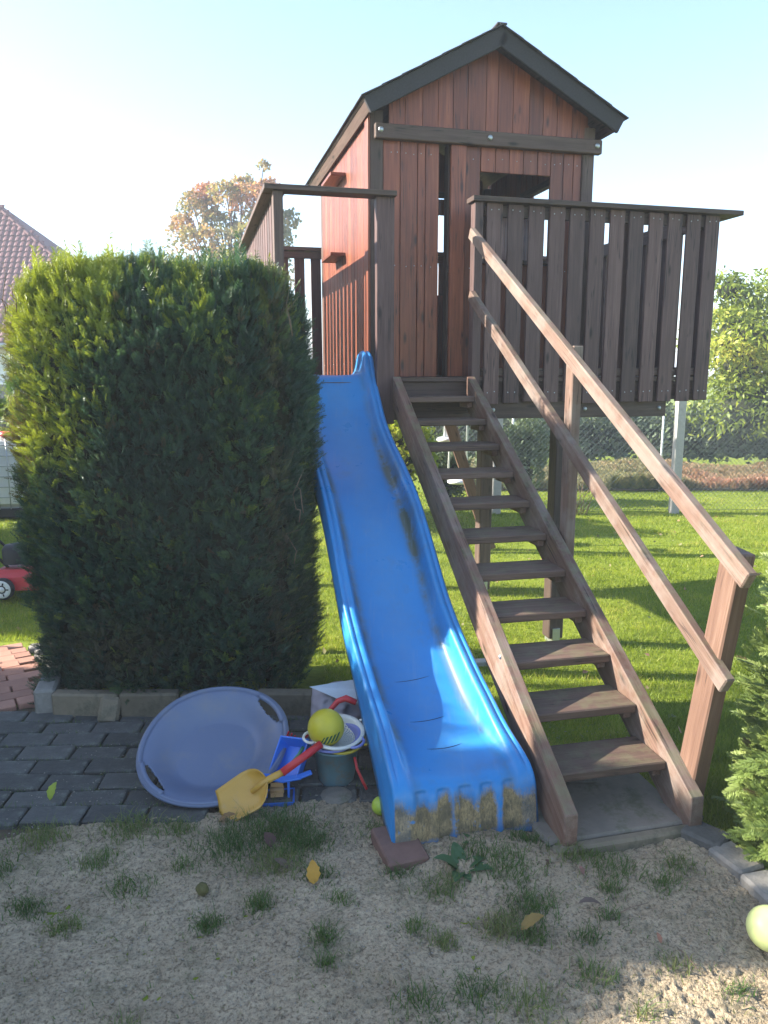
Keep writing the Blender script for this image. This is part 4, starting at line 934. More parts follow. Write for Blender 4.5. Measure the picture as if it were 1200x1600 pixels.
# ------------------------------------------------------------------ STAIRS (frame Q)
st = thing('stairs', 'open wooden stairs with brown treads and two sloping handrails', 'stairs', Q(1.45, 2.4, 0), R(12.87))
RISE, RUN = .1328, .2295; tb0 = 2.437; sl_ = RISE / RUN
def stringer(s0, s1):
    th = s1 - s0; zt = lambda t: .212 + .032 + sl_ * (t - tb0)
    t0 = 2.275; t1 = 4.905; dv = .215
    # polygon in local axes: X along slope, Y across depth
    pts = [(t0, .0), (t0 + (dv - zt(t0)) / sl_, .0), (t1, zt(t1) - dv), (t1, zt(t1) - .005), (t0, zt(t0))]
    c, s = math.cos(math.atan(sl_)), math.sin(math.atan(sl_))
    ax = QB * c + ZU * s; ay = QB * -s + ZU * c
    o = Q(s0, t0, 0); V = []; n_ = len(pts)
    for ss in (0, th):
        for (t, z) in pts:
            d = QB * (t - t0) + ZU * z; V.append((d.dot(ax), d.dot(ay), ss))
    F = [tuple(range(n_)), tuple(range(n_, 2 * n_))[::-1]] + [(i, n_ + i, n_ + (i + 1) % n_, (i + 1) % n_) for i in range(n_)]
    bm = bmesh.new(); vs = [bm.verts.new(v_) for v_ in V]; [bm.faces.new([vs[i] for i in f_]) for f_ in F]
    bmesh.ops.recalc_face_normals(bm, faces=bm.faces); bmesh.ops.bevel(bm, geom=bm.edges[:], offset=.004, segments=1, affect='EDGES')
    M = Matrix((ax, ay, QA)).transposed().to_4x4(); M.translation = o
    if M.determinant() < 0: pass
    return put('stringer', bmf(bm, M_STAIR), M, st)
stringer(1.178, 1.230); stringer(1.682, 1.737)
for k in range(11):
    t_ = tb0 + RUN * k; z_ = .212 + RISE * k
    tr = board('tread', st, M_TREAD, Q(1.233, t_ + .115, z_ - .018), Q(1.679, t_ + .115, z_ - .018), QB, .225, .036, bev=.005, jit=.002)
    for s_ in (1.254, 1.660): board('cleat', tr, M_STAIR, Q(s_, t_ + .035, z_ - .056), Q(s_, t_ + .20, z_ - .056), ZU, .034, .036)
def rail(name, s, t0, z0, t1, z1, w_=.070, th=.040): return board(name, st, M_RAIL, P(s, t0, z0), P(s, t1, z1), ZU, w_, th, bev=.005)
rail('handrail', 1.805, 2.135, 1.0, 4.90, 2.575); rail('handrail', 1.805, 2.20, .60, 4.885, 2.185, .07)
board('rail_post', st, M_RAIL, P(1.852, 3.53, .72), P(1.852, 3.53, 1.825), PA, .052, .075, bev=.004)
nw = board('newel_post', st, M_NEWEL, P(1.792, 2.37, -.02), P(1.868, 2.275, 1.075), PB, .105, .065, bev=.006)
put('bolt', lathe([(0, .008), (.009, .008), (.012, .003), (.012, -.004)], 10, M_GALV), T3(*P(1.24, 2.9, .5), R(14), R(90)), st)

# ------------------------------------------------------------------ SLIDE (frame P)
rim = [(5.30, 1.80, 1.672), (5.16, 1.835, 1.675), (5.05, 1.80, 1.68), (4.99, 1.72, 1.672), (4.925, 1.635, 1.60), (4.83, 1.54, 1.48), (4.67, 1.40, 1.335), (4.45, 1.28, 1.19), (4.22, 1.18, 1.08), (3.96, 1.045, .945), (3.72, .87, .755), (3.46, .655, .545), (3.27, .54, .425), (3.095, .462, .345),
       (2.95, .405, .29), (2.82, .362, .262), (2.66, .305, .243), (2.56, .275, .238), (2.50, .255, .232), (2.462, .235, .215), (2.435, .20, .185), (2.422, .14, .13), (2.412, .07, .065), (2.402, .004, .003)]
rim = rim[::-1]
def cr(pts, m):      # Catmull-Rom resample
    out = []; n_ = len(pts)
    for i in range(n_ - 1):
        p0, p1, p2, p3 = (np.array(pts[max(0, min(n_ - 1, j))]) for j in (i - 1, i, i + 1, i + 2))
        for k in range(m):
            t = k / m; out.append(.5 * ((2 * p1) + (-p0 + p2) * t + (2 * p0 - 5 * p1 + 4 * p2 - p3) * t * t + (-p0 + 3 * p1 - 3 * p2 + p3) * t ** 3))
    out.append(np.array(pts[-1])); return out
ST = cr(rim, 4)
SL0, SL1 = .655, 1.178; SC = (SL0 + SL1) / 2; HWS = (SL1 - SL0) / 2
# half cross-section: (offset from centre, mode, value) mode r: relative to rim, b: relative to bed, k: skirt
half = [(1.035, 'k', 1.0), (1.04, 'k', .66), (1.012, 'k', .6), (1.03, 'k', .34), (1.00, 'k', .3), (1.012, 'k', .08), (.985, 'r', -.002), (.96, 'r', .0), (.93, 'r', -.004), (.915, 'r', -.010), (.90, 'r', -.004), (.84, 'r', .002), (.80, 'r', -.004), (.775, 'm', .78), (.755, 'm', .5), (.72, 'm', .22), (.67, 'm', .06), (.60, 'b', .0), (.45, 'b', -.004), (.25, 'b', -.006), (0.0, 'b', -.007)]
sect = [(-a_, m_, v_) for a_, m_, v_ in half] + [(a_, m_, v_) for a_, m_, v_ in half[::-1][1:]]
# extra points across the bed so that the nose flutes have shape
bedx = np.linspace(-.60, .60, 33)
sect = [(-a_, m_, v_) for a_, m_, v_ in half if m_ != 'b'] + [(float(x_), 'b', -.007 * (1 - (x_ / .6) ** 2)) for x_ in bedx] + [(a_, m_, v_) for a_, m_, v_ in half[::-1] if m_ != 'b']
V = []; gr_ = []; cr_ = []; wr_ = []
ns = len(sect)
for i, (t, zr, zb) in enumerate(ST):
    nose = float(np.clip((2.50 - t) / .06, 0, 1)); sk = .13 if t > 3.2 else .13 + (3.2 - t) / .7 * .14
    zk = max(zr - sk, 0.0)
    flare = 1 + .05 * sstep((2.75 - t) / .3) * 1.0
    for (a_, m_, v_) in sect:
        s = SC + a_ * HWS * flare; tt = t
        if m_ == 'k': z = zr + (zk - zr) * v_
        elif m_ == 'r': z = zr + v_ * (1 - nose)
        elif m_ == 'm': z = zb + (zr - zb) * v_
        else: z = zb + v_ * (1 - nose)
        fl = 0.0
        if abs(a_) <= .78:
            fl = .5 + .5 * math.cos(a_ / .155 * math.pi)
            fl = sstep((fl - .25) / .3)
            tt += .016 * nose * float(fl) * (1 if z < .2 else .3)
        V.append(P(s, tt, z))
        wr_.append(math.exp(-(a_ / .42) ** 2) * (1 - nose) if m_ in 'bm' else .25)
        edge_g = math.exp(-((abs(a_) - .66) / .07) ** 2) * (.9 if 2.7 < t < 4.7 else .4) + (1.0 * math.exp(-((a_ - .70) / .14) ** 2) * math.exp(-((t - 4.05) / .38) ** 2))
        gr_.append(edge_g)
        stk = float(vnoise(np.array(s * 38.), np.array(3.5), 31)); cr_.append(float(nose * sstep((.175 + .075 * float(vnoise(np.array(s * 14.), np.array(9.5), 33)) - z) / .11) * (.80 + .35 * fl - 1.0 * max(0, stk - .60) * 2.4) * (.35 + .65 * sstep((z - .004) / .05))) if m_ != 'k' else float(.75 * sstep((.05 - z) / .05) * (t < 2.6)))
F = []
for i in range(len(ST) - 1):
    for j in range(ns - 1): F.append((i * ns + j, i * ns + j + 1, (i + 1) * ns + j + 1, (i + 1) * ns + j))
sl_root = thing('slide', 'wavy blue plastic slide with dirty sand crusted end', 'slide', P(SC, 2.5, 0), R(14))
me = fast_mesh(np.array([tuple(v_) for v_ in V]), np.array(F), M_SLIDE, {'grime': np.array(gr_), 'crust': np.array(cr_), 'worn': np.array(wr_)}, smooth=True)
chute = put('chute', me, None, sl_root)
md = chute.modifiers.new('thickness', 'SOLIDIFY'); md.thickness = .006; md.offset = -1
# seam cracks in the bed
for (s0, s1, t_) in ((.76, .99, 3.10), (.80, .98, 2.86), (.84, .99, 2.665)):
    i = min(range(len(ST)), key=lambda q: abs(ST[q][0] - t_)); pts = []
    for k in range(9):
        s = s0 + (s1 - s0) * k / 8; tk = t_ + .012 * (k / 8 - .5) ** 2 * 4 + .01 * k / 8
        zb = np.interp(tk, [q[0] for q in ST], [q[2] for q in ST]); pts.append(P(s, tk, zb - .0055))
    put('crack', tube(pts, [.0003] + [.0011] * 7 + [.0003], 5, M_BLACK), None, sl_root)
# ------------------------------------------------------------------ SWING behind
sw = thing('swing_set', 'swing set leg of reddish dark timber seen behind the stairs', 'swing set', (1.05, 8.6, -.3))
board('leg', sw, M_NEWEL, (.24, 8.5, 2.55), (1.22, 8.6, -.3), Vector((1, 0, .3)), .12, .09, bev=.005)
board('leg', sw, M_NEWEL, (.12, 8.5, 2.5), (-.5, 8.6, -.3), Vector((1, 0, -.2)), .1, .09, bev=.005)
board('top_beam', sw, M_NEWEL, (.12, 8.45, 2.55), (.5, 11.2, 2.55), ZU, .11, .10, bev=.005)
board('leg', sw, M_NEWEL, (.5, 11.2, 2.55), (1.4, 11.3, -.3), Vector((1, 0, .3)), .11, .09, bev=.005)
def swing(x, y, zs, r, gap, label):
    o = thing('swing', label, 'swing', (x, y, zs))
    put('seat', lathe([(0, .03), (r * .8, .03), (r, .012), (r, -.005), (r * .85, -.02), (0, -.02)], 24, M_WHITE), T3(x, y, zs), o)
    for dx in (-gap, gap): put('rope', tube([(x + dx, y, zs + .02), (x + dx * .6 + .04, y + .05, 2.5)], .011, 6, M_ROPE), None, o)
swing(.70, 8.75, .93, .10, .012, 'small white disc swing on one rope, higher of two')
swing(.86, 8.95, .42, .115, .11, 'white swing seat hanging lower on two pale ropes')
# ------------------------------------------------------------------ left background: water tank, mower, post, branch
ib = thing('water_tank', 'white plastic water tank in a wire cage left of the hedge', 'tank', (-5.35, 10.6, -.3))
put('container', box_mesh(1.1, .95, .98, M_WHITE, .06), T3(-5.35, 10.9, .33, R(8)), ib)
put('cap', lathe([(0, .06), (.09, .06), (.11, .03), (.11, 0)], 16, M_REDP), T3(-5.14, 10.5, .83), ib)
put('pallet', box_mesh(1.15, 1.0, .12, M_BLACK, .01), T3(-5.35, 10.9, -.23, R(8)), ib)
ca, sa = math.cos(R(8)), math.sin(R(8))
def ibp(lx, ly, z): return Vector((-5.35 + lx * ca - ly * sa, 10.9 + lx * sa + ly * ca, z))
for k in range(9):
    lx = -.58 + k * .145; put('cage_bar', tube([ibp(lx, -.51, -.17), ibp(lx, -.51, .86)], .007, 6, M_GALV), None, ib)
    ly = -.51 + k * .127; put('cage_bar', tube([ibp(.58, ly, -.17), ibp(.58, ly, .86)], .007, 6, M_GALV), None, ib)
for k in range(8):
    z_ = -.15 + k * .143; put('cage_bar', tube([ibp(-.58, -.51, z_), ibp(.58, -.51, z_), ibp(.58, .51, z_)], .007, 6, M_GALV), None, ib)
tag(put('wooden_post', box_mesh(.09, .09, 1.0, M_NEWEL, .005), T3(-4.62, 8.9, .15, .3, .03, .05)), 'reddish brown wooden post at the left edge before the tank', 'post')
# dark window-like water butt in the shade behind
mw = thing('lawn_mower', 'red lawn mower with white wheel on the grass left of hedge', 'lawn mower', (-3.0, 6.8, -.3))
vv = [(-.36, -.2, .10), (.36, -.2, .10), (.36, .24, .10), (-.36, .24, .10), (-.30, -.17, .22), (.30, -.17, .24), (.30, .2, .24), (-.30, .2, .22), (-.16, -.1, .30), (.16, -.1, .30), (.16, .12, .30), (-.16, .12, .30)]
ff = [(0, 1, 5, 4), (1, 2, 6, 5), (2, 3, 7, 6), (3, 0, 4, 7), (4, 5, 9, 8), (5, 6, 10, 9), (6, 7, 11, 10), (7, 4, 8, 11), (8, 9, 10, 11)]
put('deck', mesh(vv, ff, M_REDP), T3(-3.32, 6.75, -.3) @ Matrix.Scale(.85, 4), mw)
put('engine', lathe([(0, .17), (.10, .16), (.125, .12), (.125, 0)], 20, M_BLACK), T3(-3.32, 6.77, 0.0), mw)
put('grass_bag', box_mesh(.34, .40, .26, M_BLACK, .07), T3(-3.74, 6.8, .03, 0, 0, .2), mw)
for (x, y) in ((-3.37, 6.56), (-2.90, 6.56), (-3.37, 6.98), (-2.90, 6.98)):
    wl = put('wheel', lathe([(.0, -.022), (.055, -.022), (.088, -.028), (.098, -.015), (.098, .015), (.088, .028), (0, .028)], 28, M_BLACK), T3(x, y, -.195, 0, R(90)), mw)
    put('hub_cap', lathe([(.0, .040), (.02, .038), (.026, .026), (.05, .030), (.076, .034), (.080, .028), (.08, .018)], 28, M_WHITE), T3(x, y, -.195, 0, R(90)), wl)
    for k in range(5):
        an = k * 2 * math.pi / 5; put('spoke_slot', box_mesh(.022, .012, .004, M_BLACK, .002), T3(x, y, -.195, 0, R(90)) @ Matrix.Rotation(an, 4, 'Z') @ Matrix.Translation((.052, 0, .034)), wl)
put('handle', tube([(-3.4, 6.75, -.05), (-4.0, 6.8, .55), (-4.0, 7.0, .56), (-3.4, 7.0, -.05)], .012, 8, M_BLACK), None, mw)
# overhanging conifer branch at the left edge
n = 260; t_ = rng.random(n); bp_ = np.stack([-3.1 + .95 * t_, 5.6 - .35 * t_, 1.52 - .35 * t_ ** 1.5], 1) + rng.normal(0, .05, (n, 3)) * (1.2 - t_)[:, None]
VV, FF, at = scatter(FR_B, bp_, rand_unit(n) * .6 + np.array([.5, 0, .4]), rand_unit(n), .12 * rng.uniform(.6, 1.3, n), np.clip(.6 + rng.normal(0, .2, n), 0, 1), np.zeros(n))
br = thing('side_bush', 'light green bush with one thin branch reaching in at left', 'bush', (-3.6, 5.6, -.3))
put('foliage', fast_mesh(VV, FF, M_BUSH, at), None, br)
put('branch', tube([(-3.6, 5.7, -.3), (-3.3, 5.65, .9), (-3.1, 5.6, 1.45), (-2.6, 5.4, 1.38), (-2.0, 5.25, 1.12)], [.035, .025, .016, .011, .004], 7, M_BARK), None, br)

# ------------------------------------------------------------------ right foreground bush
def cypress():
    root = thing('cypress_bush', 'light green feathery cypress bush at the right edge by kerb', 'bush', (1.85, 2.75, -.05))
    blobs = [(1.86, 2.62, .35, .50, .42, .46, 1500), (1.93, 2.72, .80, .42, .40, .34, 1100), (1.70, 2.52, .18, .36, .34, .24, 800), (1.66, 2.50, .55, .27, .26, .18, 420), (1.72, 2.58, .83, .25, .24, .16, 330), (1.60, 2.44, .08, .28, .26, .20, 480), (1.62, 2.4, .32, .24, .24, .16, 360)]
    Ps = []; Ds = []
    for i, (a_, b_, c_, rx, ry, rz, n) in enumerate(blobs):
        p, d = blob_points(a_, b_, c_, rx, ry, rz, int(n * 1.6), i + 20.3, .3, .22); Ps.append(p); Ds.append(d)
    p = np.concatenate(Ps); d = np.concatenate(Ds); k = p[:, 2] > -.02; p = p[k]; d = d[k]; n = len(p)
    Z = d * .9 + np.array([-.25, -.1, .15]) + rand_unit(n) * .35; Y = np.array([0, -.3, .9]) + rand_unit(n) * .6
    tint = np.clip(.45 + .3 * (vnoise(p[:, 1] * 6 + p[:, 0] * 4, p[:, 2] * 6, 5) - .3) + rng.normal(0, .14, n), 0, 1); dead = (rng.random(n) < .04) * .8
    VV, FF, at = scatter(FR_B, p, Z, Y, .070 * rng.uniform(.65, 1.35, n), tint, dead)
    put('foliage', fast_mesh(VV, FF, M_BUSH, at), None, root)
    vv = []; ff = []
    for (a_, b_, c_, rx, ry, rz, n) in blobs[:3]:
        bm = bmesh.new(); bmesh.ops.create_icosphere(bm, subdivisions=2, radius=1); b0 = len(vv)
        for v_ in bm.verts: vv.append((a_ + v_.co.x * rx * .72, b_ + v_.co.y * ry * .72, c_ + v_.co.z * rz * .72))
        for f_ in bm.faces: ff.append(tuple(b0 + q.index for q in f_.verts))
        bm.free()
    put('dark_inner_core', mesh(vv, ff, M_CORE, True), None, root)  # solid dark core that keeps light from passing through the bush
    put('stem', tube([(1.9, 2.8, -.1), (1.88, 2.75, .5), (1.92, 2.74, 1.0)], [.04, .03, .01], 8, M_BARK), None, root)
    n = 60; t_ = rng.random(n); bp_ = np.stack([1.62 - .30 * t_, 2.52 + .0 * t_, .90 + .03 * t_], 1) + rng.normal(0, .02, (n, 3))
    VV, FF, at = scatter(FR_B, bp_, rand_unit(n) * .45 + np.array([-.9, 0, .25]), np.array([0, -.4, 1]) + rand_unit(n) * .5, .075 * rng.uniform(.6, 1.2, n), np.clip(.6 + rng.normal(0, .12, n), 0, 1), np.zeros(n))
    put('side_spray', fast_mesh(VV, FF, M_BUSH, at), None, root)
cypress()

# ------------------------------------------------------------------ TOYS
# saucer sled leaning on the edging
def sled():
    root = thing('saucer_sled', 'large lavender grey plastic saucer sled leaning against the edging', 'sled', (-.66, 2.85, 0))
    nr_, na = 64, 260; Rr = .302; V = []; F = []
    def prof(q):     # height of the shell by radius fraction
        return .075 * sstep((q - .52) / .42) + (.012 if q > .965 else 0) - .014 * sstep((q - .985) / .015)
    for i in range(nr_ + 1):
        q = (i / nr_) ** .85
        for j in range(na):
            a = 2 * math.pi * j / na
            el = 1 + .055 * math.cos(2 * a)                     # slightly longer towards the two handles
            V.append((q * Rr * math.cos(a) * el, q * Rr * math.sin(a) * 1.0, float(prof(q))))
    for i in range(nr_):
        q = ((i + .5) / nr_) ** .85
        for j in range(na):
            a = 2 * math.pi * (j + .5) / na; slot = False
            for c in (0, math.pi):
                da = (a - c + math.pi) % (2 * math.pi) - math.pi
                if abs(da) < .30 and .83 + .06 * (da / .3) ** 2 < q < .945: slot = True
            if not slot: F.append((i * na + j, i * na + (j + 1) % na, (i + 1) * na + (j + 1) % na, (i + 1) * na + j))
    x = Vector((.82, .62, .30)).normalized(); up = Vector((-.0, .55, .30)); nrm_ = Vector((0.02, -.42, .90)).normalized()
    x = (x - nrm_ * x.dot(nrm_)).normalized(); y = nrm_.cross(x)
    M = Matrix((x, y, nrm_)).transposed().to_4x4(); M.translation = (-.722, 3.06, .080)
    sh = put('shell', mesh(V, F, M_SLED, True), M, root)
    md = sh.modifiers.new('thickness', 'SOLIDIFY'); md.thickness = .006
    rimp = [(Rr * 1.0 * math.cos(a) * (1 + .055 * math.cos(2 * a)), Rr * math.sin(a), .078) for a in np.linspace(0, 2 * math.pi, 97)]
    put('rim', tube(rimp, .0085, 8, M_SLED, False), M, root)
    for c in (0, math.pi):
        hp = [(Rr * .955 * math.cos(a) * (1 + .055 * math.cos(2 * a)), Rr * .955 * math.sin(a), .084) for a in np.linspace(c - .33, c + .33, 14)]
        put('handle', tube(hp, .013, 8, M_SLED), M, root)
    return root
sled()
# bucket
bk = thing('toy_bucket', 'pale teal toy bucket under the colander by the slide', 'bucket', (-.20, 2.99, 0))
M_BUCK = simple('teal_bucket_plastic', (0.16, 0.27, 0.30), .4, .5, 14, .15, 0, 0, transl=.25, dirt=((.24, .22, .17), 16, .5, .7))
put('shell', lathe([(0, .004), (.070, .0), (.073, .01), (.094, .155), (.099, .157), (.099, .165), (.092, .165), (.089, .155), (.069, .012), (0, .010)], 36, M_BUCK), T3(-.20, 2.99, .0), bk)
put('handle', tube([(-.12, 2.905, .15), (-.11, 2.885, .11), (-.085, 2.87, .06), (-.07, 2.865, .03)], .0065, 6, M_REDP), None, bk)
# sieves: yellow below, violet, cream colander on top
def sieve(name, label, mat, z, tilt, rx, r, x, y, holes=False, ears=2, ang=0):
    o = thing(name, label, 'sieve', (x, y, z))
    M = T3(x, y, z, R(ang), rx, tilt)
    V = []; F = []; pr = [(0.0, -.045), (.25, -.045), (.45, -.043), (.62, -.036), (.76, -.020), (.86, -.004), (.90, .002), (1.0, .004), (1.02, .0), (1.0, -.004), (.90, -.006)]
    if holes:
        # drilled bowl: ring grid with the hole cells left out
        rr = np.r_[np.linspace(.05, .86, 26), .90, 1.0, 1.02, 1.0]; zz = np.interp(rr, [p[0] for p in pr[:8]], [p[1] for p in pr[:8]]); zz[-2] = 0; zz[-1] = -.005
        na = 72
        for i in range(len(rr)):
            for j in range(na): a = 2 * math.pi * j / na; V.append((rr[i] * r * math.cos(a), rr[i] * r * math.sin(a), zz[i]))
        for i in range(len(rr) - 1):
            for j in range(na):
                if i < 22 and i % 2 == 1 and j % (2 if i > 9 else 4) == 0: continue
                F.append((i * na + j, i * na + (j + 1) % na, (i + 1) * na + (j + 1) % na, (i + 1) * na + j))
        bw_ = put('bowl', mesh(V, F, mat, True), M, o)
    else:
        bw_ = put('bowl', lathe([(p[0] * r, p[1]) for p in pr], 40, mat), M, o)
    md = bw_.modifiers.new('thickness', 'SOLIDIFY'); md.thickness = .002
    for k in range(ears):
        a = k * math.pi
        pts = [(math.cos(a) * (r * .99) - math.sin(a) * .034 * c_, math.sin(a) * r * .99 + math.cos(a) * .034 * c_, 0) for c_ in (-1,)]
        arc = [(math.cos(a) * (r * .985 + .034 * math.cos(b)) - math.sin(a) * .036 * math.sin(b), math.sin(a) * (r * .985 + .034 * math.cos(b)) + math.cos(a) * .036 * math.sin(b), .001) for b in np.linspace(-math.pi / 2, math.pi / 2, 12)]
        put('ear', tube(arc, .006, 6, mat), M, o)
    return o
sieve('toy_sieve', 'yellow toy sieve lowest of three on the teal bucket', M_YEL2, .186, -.02, .20, .090, -.172, 2.985)
sieve('toy_sieve', 'violet blue toy sieve between yellow sieve and cream colander', M_VIOLET, .200, -.04, .20, .104, -.200, 2.983, ang=-35)
sieve('toy_colander', 'cream toy colander full of holes with yellow ball in it', M_WHITEP, .222, -.06, .20, .112, -.195, 2.985, True, 2, 22)
def ball(name, label, x, y, z, r, mat, rz=0):
    bm = bmesh.new(); bmesh.ops.create_uvsphere(bm, u_segments=40, v_segments=24, radius=r)
    return tag(put(name, bmf(bm, mat, True), T3(x, y, z, rz)), label, 'ball')
ball('ball', 'dull yellow ball with dark green bars lying in the colander', -.240, 2.965, .250, .076, ball_mat('yellow_ball', (.52, .44, .025), (.02, .09, .04), .078 * .55), .15)
ball('ball', 'small yellow green tennis ball half hidden behind the slide foot', -.012, 2.735, .036, .036, ball_mat('tennis_ball', (.40, .52, .05), (.08, .22, .05), .036 * .3))
ball('ball', 'sunlit white and yellow ball at the right edge on sand', 1.150, 2.03, .064, .064, ball_mat('white_yellow_ball', (.68, .74, .30), (.18, .50, .08), .066 * .6), .5)
# big yellow toy shovel with red handle
def shovel():
    root = thing('toy_shovel', 'yellow toy shovel with red handle leaning across the sled', 'shovel', (-.55, 2.79, 0))
    tip = Vector((-.622, 2.735, .020)); grip = Vector((-.262, 2.93, .235)); ax = (grip - tip).normalized()
    # handle direction differs a little from the blade axis
    bl_ax = Vector((.215, .06, .115)).normalized()
    nrm_ = Vector((-.10, -.62, .72)); y_ = (nrm_ - bl_ax * nrm_.dot(bl_ax)).normalized(); x_ = bl_ax.cross(y_)
    V = []; F = []; nu, nv = 14, 16; Lb = .195; Wb = .082
    for j in range(nv + 1):
        q = j / nv
        wq = Wb * (0.90 + .10 * q / .6) if q < .6 else Wb * 1.0 * math.sqrt(max(0.03, 1 - ((q - .6) / .41) ** 2))
        for i in range(nu + 1):
            s = -1 + 2 * i / nu; zt = Lb * q - (.022 * (1 - abs(s)) if q == 0 else .022 * (1 - abs(s)) * (1 - q) ** 3)
            lift = .028 * abs(s) ** 2.6 + .02 * max(0, q - .7) / .3
            V.append(tip + x_ * (s * wq) + bl_ax * zt + y_ * lift)
    for j in range(nv):
        for i in range(nu): F.append((j * (nu + 1) + i, j * (nu + 1) + i + 1, (j + 1) * (nu + 1) + i + 1, (j + 1) * (nu + 1) + i))
    b = put('blade', mesh(V, F, M_YEL, True), None, root); md = b.modifiers.new('thickness', 'SOLIDIFY'); md.thickness = .004
    h0 = tip + bl_ax * .12 + y_ * .010; h1 = Vector((-.395, 2.80, .145)); h2 = Vector((-.255, 2.89, .215))
    put('socket', tube([h0, h0.lerp(h1, .5) + Vector((0, 0, .006)), h1], [.008, .015, .0145], 10, M_YEL), None, root)
    put('handle', tube([h1 - (h2 - h1).normalized() * .01, h1.lerp(h2, .5), h2], [.0165, .0165, .0165], 10, M_REDP), None, root)
shovel()
# blue sand mill
def mill():
    root = thing('sand_mill', 'bright blue toy sand mill with tan paddle wheel', 'toy mill', (-.42, 2.88, 0))
    def tray(nm, w_, d_, h_, M, mat=M_BLUEP, fl=1.2, th=.004):
        b = [(-w_, -d_, 0), (w_, -d_, 0), (w_, d_, 0), (-w_, d_, 0)]; t = [(x * fl, y * fl, h_) for x, y, z in b]; r_ = [(x * fl * 1.08, y * fl * 1.08, h_ + .001) for x, y, z in b]
        V = b + t + r_; F = [(0, 1, 2, 3)] + [(i, (i + 1) % 4, 4 + (i + 1) % 4, 4 + i) for i in range(4)] + [(4 + i, 4 + (i + 1) % 4, 8 + (i + 1) % 4, 8 + i) for i in range(4)]
        bm = bmesh.new(); vs = [bm.verts.new(v_) for v_ in V]; [bm.faces.new([vs[i] for i in f_]) for f_ in F]
        bmesh.ops.recalc_face_normals(bm, faces=bm.faces)
        o = put(nm, bmf(bm, mat), M, root); md = o.modifiers.new('thickness', 'SOLIDIFY'); md.thickness = th; return o
    tray('base', .058, .045, .018, T3(-.43, 2.83, .004, .1), fl=1.12)
    for x in (-.475, -.385): put('upright', box_mesh(.010, .05, .075, M_BLUEP, .002), T3(x, 2.85, .05, .1), root)
    pw = put('paddle_wheel', lathe([(0, -.028), (.014, -.028), (.014, .028), (0, .028)], 14, M_TAN), T3(-.43, 2.835, .045, .1, 0, R(90)), root)
    for k in range(6):
        an = k * math.pi / 3; put('paddle', box_mesh(.026, .003, .050, M_TAN, .001), T3(-.43, 2.835, .045, .1, 0, R(90)) @ Matrix.Rotation(an, 4, 'Z') @ Matrix.Translation((.019, 0, 0)), pw)
    bm = bmesh.new()
    # bent middle bracket
    pts = [(-.50, 2.84, .098), (-.455, 2.835, .098), (-.40, 2.83, .092), (-.34, 2.845, .096), (-.295, 2.865, .105)]
    for i in range(len(pts) - 1):
        a_, b_ = Vector(pts[i]), Vector(pts[i + 1]); board('bracket', root, M_BLUEP, a_, b_ + (b_ - a_).normalized() * .004, Vector((0, 1, .3)), .036 - .004 * i, .011, bev=.003)
    tray('hopper', .052, .060, .055, T3(-.372, 2.955, .105, -.35, .75, -.15), fl=1.25)
mill()
# red rake
rk = thing('toy_rake', 'red toy rake lying behind the colander', 'rake', (-.35, 3.03, .1))
put('head', box_mesh(.10, .014, .020, M_REDP, .004), T3(-.375, 3.02, .155, -.45, 0, .35), rk)
for k in range(6): put('tooth', box_mesh(.007, .008, .028, M_REDP, .002), T3(-.375, 3.02, .155, -.45, 0, .35) @ Matrix.Translation((-.043 + k * .017, -.004, .020)), rk)
put('shaft', tube([(-.36, 3.02, .15), (-.25, 3.11, .24), (-.20, 3.13, .292), (-.165, 3.13, .305), (-.12, 3.12, .29)], [.008, .010, .013, .015, .013], 8, M_REDP), None, rk)
tag(put('green_stick', tube([(-.455, 2.93, .045), (-.40, 2.95, .075), (-.355, 2.97, .125), (-.335, 2.99, .155)], .0085, 8, M_GREENP)), 'curved green plastic handle lying over the blue mill', 'toy')
# crumpled plastic sheet behind the toys
def sheet():
    nu, nv = 44, 30; V = []; F = []
    for j in range(nv + 1):
        for i in range(nu + 1):
            u = i / nu; v = j / nv
            x = -.33 + .40 * u; y = 3.22 + .14 * v - .03 * u; z = .02 + .27 * v * (1 - .35 * abs(u - .35)) - .10 * max(0, u - .55) * v
            nz = (vnoise(np.array(u * 6.), np.array(v * 5.), 21) - .5) * .09 + (vnoise(np.array(u * 15.), np.array(v * 13.), 22) - .5) * .035
            V.append((x + float(nz) * .25, y - float(nz) - .035 * math.sin(math.pi * v), z + float(nz) * .25))
    for j in range(nv):
        for i in range(nu): F.append((j * (nu + 1) + i, j * (nu + 1) + i + 1, (j + 1) * (nu + 1) + i + 1, (j + 1) * (nu + 1) + i))
    # turned-over pale flap along the top
    o = thing('plastic_sheet', 'crumpled pinkish grey plastic sheet behind the toys', 'plastic sheet', (-.13, 3.25, 0))
    s_ = put('sheet', mesh(V, F, M_BAG, True), None, o); s_.modifiers.new('thickness', 'SOLIDIFY').thickness = .002
    V2 = [(-.34, 3.30, .285), (-.10, 3.34, .31), (.04, 3.30, .20), (.05, 3.22, .14), (-.08, 3.22, .235), (-.2, 3.25, .245), (-.12, 3.27, .285)]
    f_ = put('flap', mesh(V2, [(0, 5, 6), (0, 6, 1), (5, 4, 6), (6, 4, 2, 1), (4, 3, 2)], simple('pale_blue_foil', (.45, .50, .55), .4, .5, 9, .2, .1, .004)), None, o)
    f_.modifiers.new('thickness', 'SOLIDIFY').thickness = .002
sheet()
tag(put('flat_stone', lathe([(0, .022), (.045, .02), (.068, .008), (.07, -.01)], 11, M_SLAB, False), T3(-.195, 2.86, 0, .4)), 'flat pale stone in the ground just below the teal bucket', 'stone')

